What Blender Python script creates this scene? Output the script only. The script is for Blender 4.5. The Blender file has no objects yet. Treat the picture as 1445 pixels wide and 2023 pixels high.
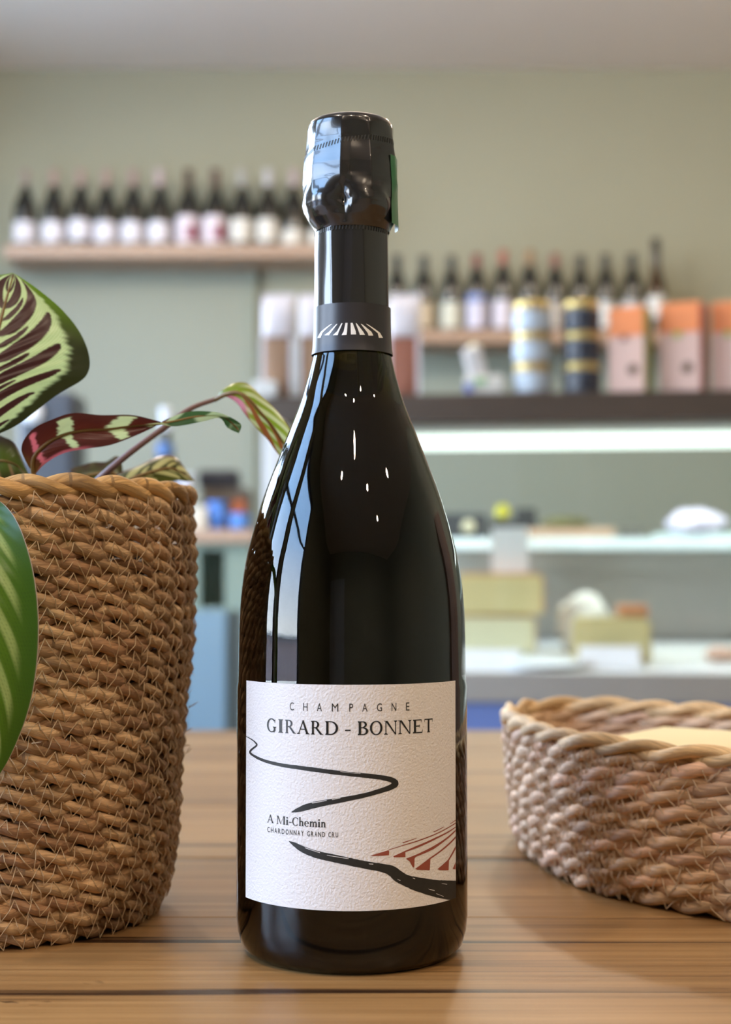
import bpy, bmesh, math, random
from math import sin, cos, pi, radians as R
from mathutils import Vector, Matrix, noise
from mathutils.geometry import tessellate_polygon

# ------------------------------------------------------------------ camera, world, lights
sc = bpy.context.scene
C = sc.collection
W, H, F = 1445.0, 2023.0, 2950.0
TZ = 0.90                                  # table top height
CZ = TZ + 0.1415                           # camera height
TH = math.atan((1140 - H / 2) / F)         # pitch up
cam = bpy.data.cameras.new('camera')
cam.sensor_fit = 'VERTICAL'; cam.sensor_height = 36.0
cam.lens = F / H * 36.0
cam.clip_start = 0.01
cam.dof.use_dof = True; cam.dof.focus_distance = 0.545; cam.dof.aperture_fstop = 8.6
camo = bpy.data.objects.new('camera', cam); C.objects.link(camo)
camo.location = (0, 0, CZ); camo.rotation_euler = (pi / 2 + TH, 0, 0)
sc.camera = camo

sc.view_settings.view_transform = 'Standard'
sc.view_settings.look = 'None'
sc.view_settings.gamma = 1.0
sc.view_settings.use_curve_mapping = False
sc.view_settings.exposure = 0.28
sc.cycles.use_denoising = True
sc.cycles.max_bounces = 10
sc.cycles.sample_clamp_indirect = 6.0
sc.cycles.caustics_reflective = False
sc.cycles.caustics_refractive = False

SKY = 15.5
wd = bpy.data.worlds.new('world'); sc.world = wd; wd.use_nodes = True
nt = wd.node_tree; nt.nodes.clear()
wo = nt.nodes.new('ShaderNodeOutputWorld'); bg = nt.nodes.new('ShaderNodeBackground')
tc = nt.nodes.new('ShaderNodeTexCoord'); sx = nt.nodes.new('ShaderNodeSeparateXYZ'); rp = nt.nodes.new('ShaderNodeValToRGB')
nt.links.new(tc.outputs['Generated'], sx.inputs[0]); nt.links.new(sx.outputs['Z'], rp.inputs[0])
rp.color_ramp.elements[0].position = 0.0; rp.color_ramp.elements[0].color = (0.84, 0.89, 0.97, 1)
rp.color_ramp.elements[1].position = 0.48; rp.color_ramp.elements[1].color = (0.32, 0.53, 0.90, 1)
nt.links.new(rp.outputs[0], bg.inputs[0]); bg.inputs[1].default_value = SKY
nt.links.new(bg.outputs[0], wo.inputs[0])

WX0, WX1, WY0, WY1, CEIL = -1.75, 3.2, -3.4, 5.62, 2.98   # room
# windows in the left wall: (y0, y1, z0, z1)
WINS = [(-0.75, 0.25, 0.55, 2.55), (0.37, 1.05, 0.55, 2.55), (2.1, 4.9, 0.85, 2.7)]  # rearmost opening is unseen, added and enlarged to light the back wall
# shop front windows behind the camera: (x0, x1, z0, z1)
FWINS = []
def area(name, loc, rot, sx_, sy_, power=0, col=(1, 1, 1), portal=False, shape='RECTANGLE', spread=None):
    l = bpy.data.lights.new(name, 'AREA'); l.shape = shape; l.size = sx_; l.size_y = sy_
    l.energy = power; l.color = col
    if spread is not None: l.spread = spread
    if portal: l.cycles.is_portal = True
    o = bpy.data.objects.new(name, l); C.objects.link(o); o.location = loc; o.rotation_euler = rot
    return o
for (y0, y1, z0, z1) in WINS:
    area('window_portal', (WX0 - 0.10, (y0 + y1) / 2, (z0 + z1) / 2), (0, -pi / 2, 0), z1 - z0, y1 - y0, 1, portal=True)
for (x0, x1, z0, z1) in FWINS:
    area('window_portal', ((x0 + x1) / 2, WY0 - 0.10, (z0 + z1) / 2), (pi / 2, 0, 0), x1 - x0, z1 - z0, 1, portal=True)
LAMPS = [(-0.55, -1.3), (0.15, -1.15), (0.85, -1.4), (-0.9, -0.1), (0.9, -0.2), (1.9, -0.6), (1.6, -1.9)]
FILL_PENDANTS = [(-0.9, 3.3), (0.45, 3.35), (1.8, 3.3)]
LAMP_W = 31.0
FILL_PEND_W = 25.0
LAMP_COL = (1.0, 0.80, 0.58)

# ------------------------------------------------------------------ pixel -> place measuring
def ray(px, py):
    xr = (px - W / 2) / F; yr = (H / 2 - py) / F
    return Vector((xr, cos(TH) - yr * sin(TH), sin(TH) + yr * cos(TH)))
def at(px, py, d):
    r = ray(px, py); t = d / r.y
    return Vector((r.x * t, d, CZ + r.z * t))

# ------------------------------------------------------------------ materials
MATS = {}
def mat(name, col, rough=0.6, metal=0.0, spec=0.5, noise_=None, bump=None, emit=None, coat=0.0, trans=0.0, ior=1.5):
    if name in MATS: return MATS[name]
    m = bpy.data.materials.new(name); m.use_nodes = True
    n = m.node_tree.nodes; l = m.node_tree.links; p = n['Principled BSDF']
    p.inputs['Base Color'].default_value = (*col, 1); p.inputs['Roughness'].default_value = rough
    p.inputs['Metallic'].default_value = metal; p.inputs['Specular IOR Level'].default_value = spec
    p.inputs['Coat Weight'].default_value = coat; p.inputs['Transmission Weight'].default_value = trans; p.inputs['IOR'].default_value = ior
    if emit: p.inputs['Emission Color'].default_value = (*emit[0], 1); p.inputs['Emission Strength'].default_value = emit[1]
    t = n.new('ShaderNodeTexCoord')
    if noise_:                                   # (scale, amount)
        z = n.new('ShaderNodeTexNoise'); z.inputs['Scale'].default_value = noise_[0]; z.inputs['Detail'].default_value = 4
        l.new(t.outputs['Object'], z.inputs['Vector'])
        x = n.new('ShaderNodeMixRGB'); x.blend_type = 'MIX'
        a = noise_[1]
        x.inputs[1].default_value = (*[c * (1 - a) for c in col], 1); x.inputs[2].default_value = (*[min(1, c * (1 + a)) for c in col], 1)
        l.new(z.outputs['Fac'], x.inputs[0]); l.new(x.outputs[0], p.inputs['Base Color'])
    if bump:                                     # (scale, strength, distance)
        z = n.new('ShaderNodeTexNoise'); z.inputs['Scale'].default_value = bump[0]; z.inputs['Detail'].default_value = 3
        l.new(t.outputs['Object'], z.inputs['Vector'])
        b = n.new('ShaderNodeBump'); b.inputs['Strength'].default_value = bump[1]; b.inputs['Distance'].default_value = bump[2]
        l.new(z.outputs['Fac'], b.inputs['Height']); l.new(b.outputs[0], p.inputs['Normal'])
    MATS[name] = m
    return m

def thin_glass(name, fac=0.07, tint=(0.97, 0.99, 0.98)):
    m = bpy.data.materials.new(name); m.use_nodes = True
    n = m.node_tree.nodes; l = m.node_tree.links; n.clear()
    o = n.new('ShaderNodeOutputMaterial'); tr = n.new('ShaderNodeBsdfTransparent'); g = n.new('ShaderNodeBsdfGlossy'); x = n.new('ShaderNodeMixShader')
    tr.inputs[0].default_value = (*tint, 1); g.inputs['Roughness'].default_value = 0.03; x.inputs[0].default_value = fac
    l.new(tr.outputs[0], x.inputs[1]); l.new(g.outputs[0], x.inputs[2]); l.new(x.outputs[0], o.inputs[0])
    MATS[name] = m
    return m
PANE = thin_glass('pane_glass')
CASEGLASS = thin_glass('case_glass', 0.05)

def wood_mat(name, dark, mid, light, scale=1.0, rough=0.4, cracks=True):
    m = bpy.data.materials.new(name); m.use_nodes = True
    n = m.node_tree.nodes; l = m.node_tree.links; p = n['Principled BSDF']
    t = n.new('ShaderNodeTexCoord'); oi = n.new('ShaderNodeObjectInfo')
    add = n.new('ShaderNodeVectorMath'); add.operation = 'ADD'
    mul = n.new('ShaderNodeVectorMath'); mul.operation = 'SCALE'
    comb = n.new('ShaderNodeCombineXYZ')
    for i in range(3): l.new(oi.outputs['Random'], comb.inputs[i])
    l.new(comb.outputs[0], mul.inputs[0]); mul.inputs['Scale'].default_value = 7.0
    l.new(t.outputs['Object'], add.inputs[0]); l.new(mul.outputs[0], add.inputs[1])
    def nz(sc_, detail, rough_, mp, dist=0.0):
        mpn = n.new('ShaderNodeMapping'); mpn.inputs['Scale'].default_value = mp
        z = n.new('ShaderNodeTexNoise'); z.inputs['Scale'].default_value = sc_; z.inputs['Detail'].default_value = detail
        z.inputs['Roughness'].default_value = rough_; z.inputs['Distortion'].default_value = dist
        l.new(add.outputs[0], mpn.inputs['Vector']); l.new(mpn.outputs[0], z.inputs['Vector']); return z
    broad = nz(6 * scale, 4, 0.55, (0.35, 2.2, 2.2), 0.6)
    fine = nz(110 * scale, 6, 0.70, (0.022, 1.7, 1.7), 0.25)
    r = n.new('ShaderNodeValToRGB'); e = r.color_ramp.elements
    e[0].position = 0.28; e[0].color = (*dark, 1); e[1].position = 0.75; e[1].color = (*light, 1)
    k = e.new(0.5); k.color = (*mid, 1)
    mx = n.new('ShaderNodeMath'); mx.operation = 'MULTIPLY_ADD'; mx.inputs[1].default_value = 0.45
    l.new(broad.outputs['Fac'], mx.inputs[0])
    f2 = n.new('ShaderNodeMath'); f2.operation = 'MULTIPLY'; f2.inputs[1].default_value = 0.55
    l.new(fine.outputs['Fac'], f2.inputs[0]); l.new(f2.outputs[0], mx.inputs[2]); l.new(mx.outputs[0], r.inputs[0])
    col = r.outputs[0]; hgt = fine.outputs['Fac']
    if cracks:
        cr = nz(34 * scale, 3, 0.5, (0.05, 2.4, 2.4), 0.25)
        cm = n.new('ShaderNodeValToRGB'); ce = cm.color_ramp.elements
        ce[0].position = 0.315; ce[0].color = (0, 0, 0, 1); ce[1].position = 0.40; ce[1].color = (1, 1, 1, 1)
        l.new(cr.outputs['Fac'], cm.inputs[0])
        mm = n.new('ShaderNodeMixRGB'); mm.blend_type = 'MIX'; mm.inputs[1].default_value = (dark[0] * .3, dark[1] * .28, dark[2] * .3, 1)
        l.new(cm.outputs[0], mm.inputs[0]); l.new(col, mm.inputs[2]); col = mm.outputs[0]
        # knots and dark pitted spots
        kn = nz(9 * scale, 5, 0.7, (0.55, 2.0, 2.0), 0.8)
        km = n.new('ShaderNodeValToRGB'); ke = km.color_ramp.elements
        ke[0].position = 0.265; ke[0].color = (0, 0, 0, 1); ke[1].position = 0.30; ke[1].color = (1, 1, 1, 1)
        l.new(kn.outputs['Fac'], km.inputs[0])
        m3 = n.new('ShaderNodeMixRGB'); m3.inputs[1].default_value = (dark[0] * .2, dark[1] * .2, dark[2] * .22, 1)
        l.new(km.outputs[0], m3.inputs[0]); l.new(col, m3.inputs[2]); col = m3.outputs[0]
    l.new(col, p.inputs['Base Color'])
    b = n.new('ShaderNodeBump'); b.inputs['Strength'].default_value = 0.35; b.inputs['Distance'].default_value = 0.0006
    l.new(hgt, b.inputs['Height']); l.new(b.outputs[0], p.inputs['Normal'])
    p.inputs['Roughness'].default_value = rough
    MATS[name] = m
    return m

def attr_mat(name, rough=0.6, translucent=0.0, fibre=False, spec=0.4):
    """colour from the mesh's own 'col' attribute (each strand / leaf patch has its own colour)."""
    m = bpy.data.materials.new(name); m.use_nodes = True
    n = m.node_tree.nodes; l = m.node_tree.links; p = n['Principled BSDF']; out = n['Material Output']
    a = n.new('ShaderNodeAttribute'); a.attribute_name = 'col'
    col = a.outputs['Color']
    p.inputs['Roughness'].default_value = rough; p.inputs['Specular IOR Level'].default_value = spec
    if fibre:
        fa = n.new('ShaderNodeAttribute'); fa.attribute_name = 'fib'
        mp = n.new('ShaderNodeMapping'); mp.inputs['Scale'].default_value = (70, 2.6, 1)
        z = n.new('ShaderNodeTexNoise'); z.inputs['Scale'].default_value = 1.0; z.inputs['Detail'].default_value = 4; z.inputs['Roughness'].default_value = 0.65
        l.new(fa.outputs['Vector'], mp.inputs[0]); l.new(mp.outputs[0], z.inputs['Vector'])
        r = n.new('ShaderNodeValToRGB'); e = r.color_ramp.elements
        e[0].position = 0.30; e[0].color = (0.52, 0.48, 0.45, 1); e[1].position = 0.66; e[1].color = (1.18, 1.14, 1.08, 1)
        l.new(z.outputs['Fac'], r.inputs[0])
        x = n.new('ShaderNodeMixRGB'); x.blend_type = 'MULTIPLY'; x.inputs[0].default_value = 1.0
        l.new(col, x.inputs[1]); l.new(r.outputs[0], x.inputs[2]); col = x.outputs[0]
        b = n.new('ShaderNodeBump'); b.inputs['Strength'].default_value = 0.8; b.inputs['Distance'].default_value = 0.0008
        l.new(z.outputs['Fac'], b.inputs['Height']); l.new(b.outputs[0], p.inputs['Normal'])
    l.new(col, p.inputs['Base Color'])
    if translucent:
        t = n.new('ShaderNodeBsdfTranslucent'); x = n.new('ShaderNodeMixShader'); x.inputs[0].default_value = translucent
        l.new(col, t.inputs[0]); l.new(p.outputs[0], x.inputs[1]); l.new(t.outputs[0], x.inputs[2]); l.new(x.outputs[0], out.inputs[0])
    MATS[name] = m
    return m

M_TABLE = wood_mat('table_wood', (0.115, 0.052, 0.018), (0.31, 0.165, 0.060), (0.52, 0.31, 0.130), 1.0, 0.36)
M_SHELF = wood_mat('shelf_wood', (0.32, 0.20, 0.135), (0.40, 0.26, 0.18), (0.48, 0.33, 0.235), 1.0, 0.5, False)
M_DARKWOOD = wood_mat('dark_counter_wood', (0.045, 0.032, 0.024), (0.075, 0.052, 0.038), (0.11, 0.075, 0.055), 1.0, 0.4, False)
M_WALL = mat('sage_paint', (0.345, 0.335, 0.245), 0.75, noise_=(2.0, 0.03), bump=(180, 0.08, 0.0005))
M_PANEL = mat('pale_sage_paint', (0.285, 0.292, 0.23), 0.7, noise_=(2.0, 0.03))
M_CEIL = mat('ceiling_paint', (0.80, 0.68, 0.58), 0.8, noise_=(1.5, 0.03))
M_FLOOR = wood_mat('floor_wood', (0.34, 0.27, 0.20), (0.44, 0.36, 0.28), (0.52, 0.44, 0.35), 0.6, 0.5, False)
M_WHITE = mat('white_enamel', (0.80, 0.80, 0.80), 0.35, noise_=(5, .02))
M_FRAME = mat('window_frame_paint', (0.06, 0.06, 0.065), 0.4, noise_=(5, .05))

# ------------------------------------------------------------------ object helpers
def link(name, me, m=None, parent=None, loc=None):
    o = bpy.data.objects.new(name, me); C.objects.link(o)
    if m is not None and me is not None and len(me.materials) == 0: me.materials.append(m)
    if parent is not None: o.parent = parent
    if loc is not None: o.location = loc
    return o
def mesh(name, verts, faces, m=None, parent=None, smooth=True, loc=None, attrs=None):
    me = bpy.data.meshes.new(name); me.from_pydata([tuple(v) for v in verts], [], faces); me.update()
    if smooth: me.polygons.foreach_set('use_smooth', [True] * len(me.polygons))
    if attrs:
        for k, (ty, dat) in attrs.items():
            a = me.attributes.new(k, ty, 'POINT')
            a.data.foreach_set('color' if ty == 'FLOAT_COLOR' else 'vector', dat)
    return link(name, me, m, parent, loc)
def bmobj(name, bm, m, parent=None, smooth=False, loc=None):
    bmesh.ops.recalc_face_normals(bm, faces=bm.faces)
    me = bpy.data.meshes.new(name); bm.to_mesh(me); bm.free()
    if smooth: me.polygons.foreach_set('use_smooth', [True] * len(me.polygons))
    return link(name, me, m, parent, loc)
def box_bm(bm, x0, x1, y0, y1, z0, z1, bev=0.0, seg=2):
    r = bmesh.ops.create_cube(bm, size=1.0)
    vs = r['verts']
    bmesh.ops.scale(bm, vec=(x1 - x0, y1 - y0, z1 - z0), verts=vs)
    bmesh.ops.translate(bm, vec=((x0 + x1) / 2, (y0 + y1) / 2, (z0 + z1) / 2), verts=vs)
    if bev > 0:
        es = list({e for v in vs for e in v.link_edges})
        bmesh.ops.bevel(bm, geom=es, offset=bev, segments=seg, affect='EDGES', profile=0.5)
def box(name, x0, x1, y0, y1, z0, z1, m, parent=None, bev=0.002, seg=2):
    bm = bmesh.new(); box_bm(bm, x0, x1, y0, y1, z0, z1, bev, seg)
    return bmobj(name, bm, m, parent)
def lathe_data(prof, seg=32, close_top=True, close_bot=True):
    v = []; f = []
    for (r, z) in prof:
        for i in range(seg):
            a = 2 * pi * i / seg; v.append((r * cos(a), r * sin(a), z))
    for j in range(len(prof) - 1):
        for i in range(seg):
            k = (i + 1) % seg
            f.append((j * seg + i, j * seg + k, (j + 1) * seg + k, (j + 1) * seg + i))
    if close_bot: f.append(tuple(reversed(range(seg))))
    if close_top: f.append(tuple((len(prof) - 1) * seg + i for i in range(seg)))
    return v, f
def lathe(name, prof, m, parent=None, seg=32, loc=None, ct=True, cb=True):
    v, f = lathe_data(prof, seg, ct, cb); return mesh(name, v, f, m, parent, True, loc)
def tube(name, pts, rad, m, parent=None, sides=8):
    v = []; f = []; n = len(pts); pts = [Vector(p) for p in pts]
    for i, p in enumerate(pts):
        t = (pts[min(i + 1, n - 1)] - pts[max(i - 1, 0)]).normalized()
        a = t.cross(Vector((0, 1, 0.3))).normalized(); b = t.cross(a)
        r = rad[i] if isinstance(rad, (list, tuple)) else rad
        for k in range(sides):
            q = 2 * pi * k / sides; v.append(p + a * (r * cos(q)) + b * (r * sin(q)))
    for i in range(n - 1):
        for k in range(sides):
            k2 = (k + 1) % sides; f.append((i * sides + k, i * sides + k2, (i + 1) * sides + k2, (i + 1) * sides + k))
    f.append(tuple(range(sides))); f.append(tuple((n - 1) * sides + k for k in reversed(range(sides))))
    return mesh(name, v, f, m, parent)
def thing(name, label, cat, loc=(0, 0, 0), rz=0.0, group=None):
    o = bpy.data.objects.new(name, None); C.objects.link(o); o.empty_display_size = 0.02
    o.location = loc; o.rotation_euler = (0, 0, rz); o['label'] = label; o['category'] = cat
    if group: o['group'] = group
    return o
def tag(o, label, cat, group=None):
    o['label'] = label; o['category'] = cat
    if group: o['group'] = group
    return o
def struct(o): o['kind'] = 'structure'; return o
def stuff(o): o['kind'] = 'stuff'; return o
def dup(root, loc, label, group=None, rz=None):
    r = root.copy(); C.objects.link(r); r.location = loc; r['label'] = label
    if rz is not None: r.rotation_euler = (0, 0, rz)
    if group: r['group'] = group
    for ch in list(root.children):
        c = ch.copy(); C.objects.link(c); c.parent = r
        for g in list(ch.children):
            d = g.copy(); C.objects.link(d); d.parent = c
    return r
def child(root, name):
    return [c for c in root.children if c.name.split('.')[0] == name][0]
def override(o, m):
    o.material_slots[0].link = 'OBJECT'; o.material_slots[0].material = m
def crom(pts, n):
    """Catmull-Rom through pts (tuples of any length), n samples"""
    P = [tuple(p) for p in pts]; k = len(P); out = []
    for i in range(n):
        s = i / (n - 1) * (k - 1); j = min(int(s), k - 2); t = s - j
        p0 = P[max(j - 1, 0)]; p1 = P[j]; p2 = P[j + 1]; p3 = P[min(j + 2, k - 1)]
        out.append(tuple(0.5 * (2 * b + (c - a) * t + (2 * a - 5 * b + 4 * c - d) * t * t + (3 * b - a - 3 * c + d) * t ** 3)
                         for a, b, c, d in zip(p0, p1, p2, p3)))
    return out
def lin(r, g, b):
    f = lambda c: (c / 255 / 12.92) if c / 255 <= 0.04045 else ((c / 255 + 0.055) / 1.055) ** 2.4
    return (f(r), f(g), f(b))

# ------------------------------------------------------------------ room
t_ = 0.15
struct(box('floor', WX0 - 0.3, WX1 + 0.3, WY0 - 0.3, WY1 + 0.3, -0.1, 0.0, M_FLOOR, bev=0))
struct(box('ceiling', WX0 - t_, WX1 + t_, WY0 - t_, WY1 + t_, CEIL, CEIL + 0.12, M_CEIL, bev=0))
struct(box('wall_back', WX0 - t_, WX1 + t_, WY1, WY1 + t_, 0, CEIL, M_WALL, bev=0))
struct(box('wall_right', WX1, WX1 + t_, WY0, WY1, 0, CEIL, M_WALL, bev=0))
def wall_with_holes(name, a0, a1, holes, build):
    bm = bmesh.new(); cur = a0
    for (h0, h1, z0, z1) in holes:
        build(bm, cur, h0, 0, CEIL); build(bm, h0, h1, 0, z0); build(bm, h0, h1, z1, CEIL); cur = h1
    build(bm, cur, a1, 0, CEIL)
    return struct(bmobj(name, bm, M_WALL))
wall_with_holes('wall_left', WY0, WY1, WINS, lambda bm, a, b, z0, z1: box_bm(bm, WX0 - t_, WX0, a, b, z0, z1))
wall_with_holes('wall_front', WX0 - t_, WX1 + t_, FWINS, lambda bm, a, b, z0, z1: box_bm(bm, a, b, WY0 - t_, WY0, z0, z1))
k = 0
for (y0, y1, z0, z1) in WINS:
    k += 1
    bm = bmesh.new()
    for (a, b, c, d) in ((y0, y1, z0, z0 + .05), (y0, y1, z1 - .05, z1), (y0, y0 + .05, z0 + .05, z1 - .05), (y1 - .05, y1, z0 + .05, z1 - .05)):
        box_bm(bm, WX0 - 0.10, WX0 - 0.04, a, b, c, d)
    w = struct(bmobj('window_%d' % k, bm, M_FRAME))
    box('pane', WX0 - 0.075, WX0 - 0.069, y0 + .05, y1 - .05, z0 + .05, z1 - .05, PANE, w, 0)
    box('glazing_bar', WX0 - 0.09, WX0 - 0.05, y0 + .05, y1 - .05, 2.02, 2.05, M_FRAME, w, 0)
for (x0, x1, z0, z1) in FWINS:
    k += 1
    bm = bmesh.new()
    for (a, b, c, d) in ((x0, x1, z0, z0 + .05), (x0, x1, z1 - .05, z1), (x0, x0 + .05, z0 + .05, z1 - .05), (x1 - .05, x1, z0 + .05, z1 - .05)):
        box_bm(bm, a, b, WY0 - 0.10, WY0 - 0.04, c, d)
    w = struct(bmobj('window_%d' % k, bm, M_FRAME))
    box('pane', x0 + .05, x1 - .05, WY0 - 0.075, WY0 - 0.069, z0 + .05, z1 - .05, PANE, w, 0)
M_DOOR = mat('grey_door_paint', (0.50, 0.52, 0.56), 0.45, noise_=(4, .04))
dr = struct(box('door_1', -1.55, -0.5, WY0, WY0 + 0.04, 0.0, 2.15, M_DOOR, bev=.004))
lathe('door_handle', [(0.0, 0), (.022, .002), (.024, .012), (.012, .02), (.010, .045), (.022, .052), (.022, .066), (0, .07)], mat('steel', (.55, .55, .55), .3, 1.0, noise_=(5, .05)), dr, 16, (-0.6, WY0 + .05, 1.02)).rotation_euler = (-pi / 2, 0, 0)
# vertical trim on the back wall and the paler panel beside it
a = at(490, 525, 5.6); b = at(513, 1050, 5.6)
struct(box('trim_1', a.x, b.x - .012, WY1 - .03, WY1, 0.0, at(500, 527, 5.6).z, mat('dark_sage_trim', (.25, .265, .205), .6, noise_=(3, .04)), bev=.002))
struct(box('trim_2', at(-90, 600, 5.6).x, a.x, WY1 - .012, WY1, 0.0, at(500, 530, 5.6).z, M_PANEL, bev=.001))
struct(box('daylight_tint_panel', b.x - .011, WX1 - .001, WY1 - .012, WY1, 0.0, at(900, 678, 5.6).z, mat('daylight_tint_sage', (.275, .305, .255), .7, noise_=(2.0, .03)), bev=.001))  # added sheet, cooler daylight on the lower wall put into its colour
# street outside the windows
M_PAVE = mat('pavement', (.45, .44, .43), .8, noise_=(3, .1))
struct(box('street', -14, WX0 - 0.31, -12, 12, -0.25, -0.12, M_PAVE, bev=0))
M_FAC = mat('pink_facade', (.62, .42, .36), .8, noise_=(1.2, .08))
fac = thing('garden_wall', 'low pink rendered garden wall across the street outside the side window', 'garden wall', (-9.0, 0, -.12))
box('wall_body', -.25, 0, -7, 7, 0, 1.0, M_FAC, fac, 0)
box('coping', -.29, .04, -7.03, 7.03, 1.0, 1.06, mat('coping_stone', (.35, .34, .32), .7, noise_=(5, .1)), fac, .008)

# recessed ceiling lamps
M_LAMPRING = mat('lamp_ring', (.7, .7, .68), .35, noise_=(6, .03))
M_LAMPFACE = mat('lamp_glow', (1, .9, .75), .5, emit=((1.0, .80, .56), 45.0))
ORD = ['first', 'second', 'third', 'fourth', 'fifth', 'sixth', 'seventh', 'eighth', 'ninth', 'tenth', 'eleventh', 'twelfth', 'thirteenth']
lamp0 = None
for i, (x, y) in enumerate(LAMPS):
    lab = 'round recessed ceiling lamp, %s of the shop lamps' % ORD[i]
    if lamp0 is None:
        lamp0 = thing('ceiling_lamp', lab, 'lamp', (x, y, CEIL), 0, 'recessed ceiling lamps')
        lathe('lamp_ring', [(.040, -.001), (.040, -.010), (.052, -.008), (.056, -.001)], M_LAMPRING, lamp0, 24, None, False, False)
        lathe('lamp_face', [(.0395, -.004), (.0395, -.002)], M_LAMPFACE, lamp0, 24)
    else:
        dup(lamp0, (x, y, CEIL), lab)
    l = bpy.data.lights.new('lamp_light', 'SPOT'); l.energy = LAMP_W; l.color = LAMP_COL; l.spot_size = R(150); l.spot_blend = 0.8; l.shadow_soft_size = .035
    o = bpy.data.objects.new('lamp_light', l); C.objects.link(o); o.location = (x, y, CEIL - .02)

# unseen globe pendants, added to brighten the ceiling and back wall
fill_pend0 = None
for i, (x, y) in enumerate(FILL_PENDANTS):
    lab = 'added unseen globe pendant lighting the ceiling, %s from the street side' % ORD[i]
    if fill_pend0 is None:
        fill_pend0 = thing('fill_pendant', lab, 'lamp', (x, y, CEIL), 0, 'added fill pendants')
        lathe('ceiling_rose', [(.05, 0), (.05, -.012), (.012, -.02), (0, -.02)], M_LAMPRING, fill_pend0, 24, None, False, False)
        tube('cord', [(0, 0, -.02), (0, 0, -.06), (0, 0, -.10)], .003, M_FRAME, fill_pend0, 8)
        bm = bmesh.new(); bmesh.ops.create_uvsphere(bm, u_segments=32, v_segments=16, radius=.07); g_ = bmobj('globe', bm, mat('fill_pendant_glow', (1, .9, .78), .4, emit=((1.0, .84, .64), 14.0)), fill_pend0, True); g_.location = (0, 0, -.17)
    else: dup(fill_pend0, (x, y, CEIL), lab)
    l = bpy.data.lights.new('fill_pendant_light', 'POINT'); l.energy = FILL_PEND_W; l.color = (1.0, .86, .68); l.shadow_soft_size = .075
    o = bpy.data.objects.new('fill_pendant_light', l); C.objects.link(o); o.location = (x, y, CEIL - .17 - .16)
# tall brown cupboard on the right wall
cup = thing('tall_cupboard', 'tall brown wooden cupboard against the right wall, past the display case', 'cupboard', (WX1, 2.7, 0))
M_CUP = wood_mat('cupboard_wood', (.16, .09, .06), (.24, .14, .10), (.32, .20, .15), 1.0, .5, False)
box('body', -.45, -.002, -.6, .6, .0, 2.1, M_CUP, cup, .004)
for a_, b_ in ((-.59, -.005), (.005, .59)):
    d_ = box('door', -.472, -.451, a_, b_, .06, 2.06, M_CUP, cup, .003)
    box('handle', -.492, -.473, (a_ + b_) / 2 - .006 + (.24 if a_ < 0 else -.24), (a_ + b_) / 2 + .006 + (.24 if a_ < 0 else -.24), .95, 1.15, mat('dark_handle', (.04, .04, .04), .4, noise_=(10, .1)), d_, .003)

# ------------------------------------------------------------------ table
TX0, TX1, TY0, TY1 = -1.35, 1.35, 0.20, 1.39
tbl = thing('wooden_table', 'long honey brown plank table with worn grain under the champagne bottle', 'table', (0, 0, TZ))
edges = [TY0, 0.405, 0.629, 0.762, 0.93, 1.08, 1.24, TY1]
for i in range(len(edges) - 1):
    w_ = edges[i + 1] - edges[i]; gap = .0009 if i in (1, 2) else .0005
    o = box('plank', TX0, TX1, -w_ / 2 + gap, w_ / 2 - gap, -0.035, 0.0, M_TABLE, tbl, 0.0004)
    o.location = (0, edges[i] + w_ / 2, 0 if i != 2 else -0.0002)
for sx_ in (-1, 1):
    for y in (TY0 + .08, TY1 - .08):
        box('leg', sx_ * 1.22 - .04, sx_ * 1.22 + .04, y - .04, y + .04, -TZ, -.036, M_TABLE, tbl, .004)
for y in (TY0 + .08, TY1 - .08):
    box('apron', -1.17, 1.17, y - .015, y + .015, -.13, -.036, M_TABLE, tbl, .003)

# ------------------------------------------------------------------ champagne bottle
BD = 0.576
BX = at(696, 1140, BD).x
def px_rz(y, half):
    p = at(696, y, BD); fwd = BD * cos(TH) + (p.z - CZ) * sin(TH)
    s = half / F; return (fwd * s / math.sqrt(1 + s * s), p.z - TZ)
BR = 0.0441
M_GLASS = mat('dark_green_glass', (0.86, 0.84, 0.70), 0.015, trans=1.0, ior=1.5, noise_=(30, .02))
_n = M_GLASS.node_tree.nodes; _va = _n.new('ShaderNodeVolumeAbsorption'); _va.inputs['Color'].default_value = (0.42, 0.36, 0.02, 1); _va.inputs['Density'].default_value = 230.0
M_GLASS.node_tree.links.new(_va.outputs[0], _n['Material Output'].inputs['Volume'])
bottle = thing('champagne_bottle', 'dark champagne bottle with a white label and black foil neck at table centre', 'bottle', (BX, BD, TZ))
prof = [(0.0, .004), (.030, .001), (.036, 0), (.0395, .0008), (.0422, .0035), (.0436, .0085), (BR, .014), (BR, .05), (BR, .1)]
pts = [px_rz(y, h) for y, h in ((1345, 225.5), (1240, 223.6), (1200, 221.8), (1155, 217.5), (1105, 209.5), (1060, 198.5), (1010, 184), (962, 167.5), (905, 145.5), (853, 125), (815, 109.5),
                                (786, 99), (745, 87), (705, 77), (690, 73.5), (640, 71), (600, 70.5), (500, 70), (430, 70), (330, 70))]
pts = crom(pts, 90)
prof += [p for p in pts if p[1] > .1]
prof += [(0.0, prof[-1][1] + .002)]
lathe('glass_body', prof, M_GLASS, bottle, 128, ct=False, cb=False)

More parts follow.
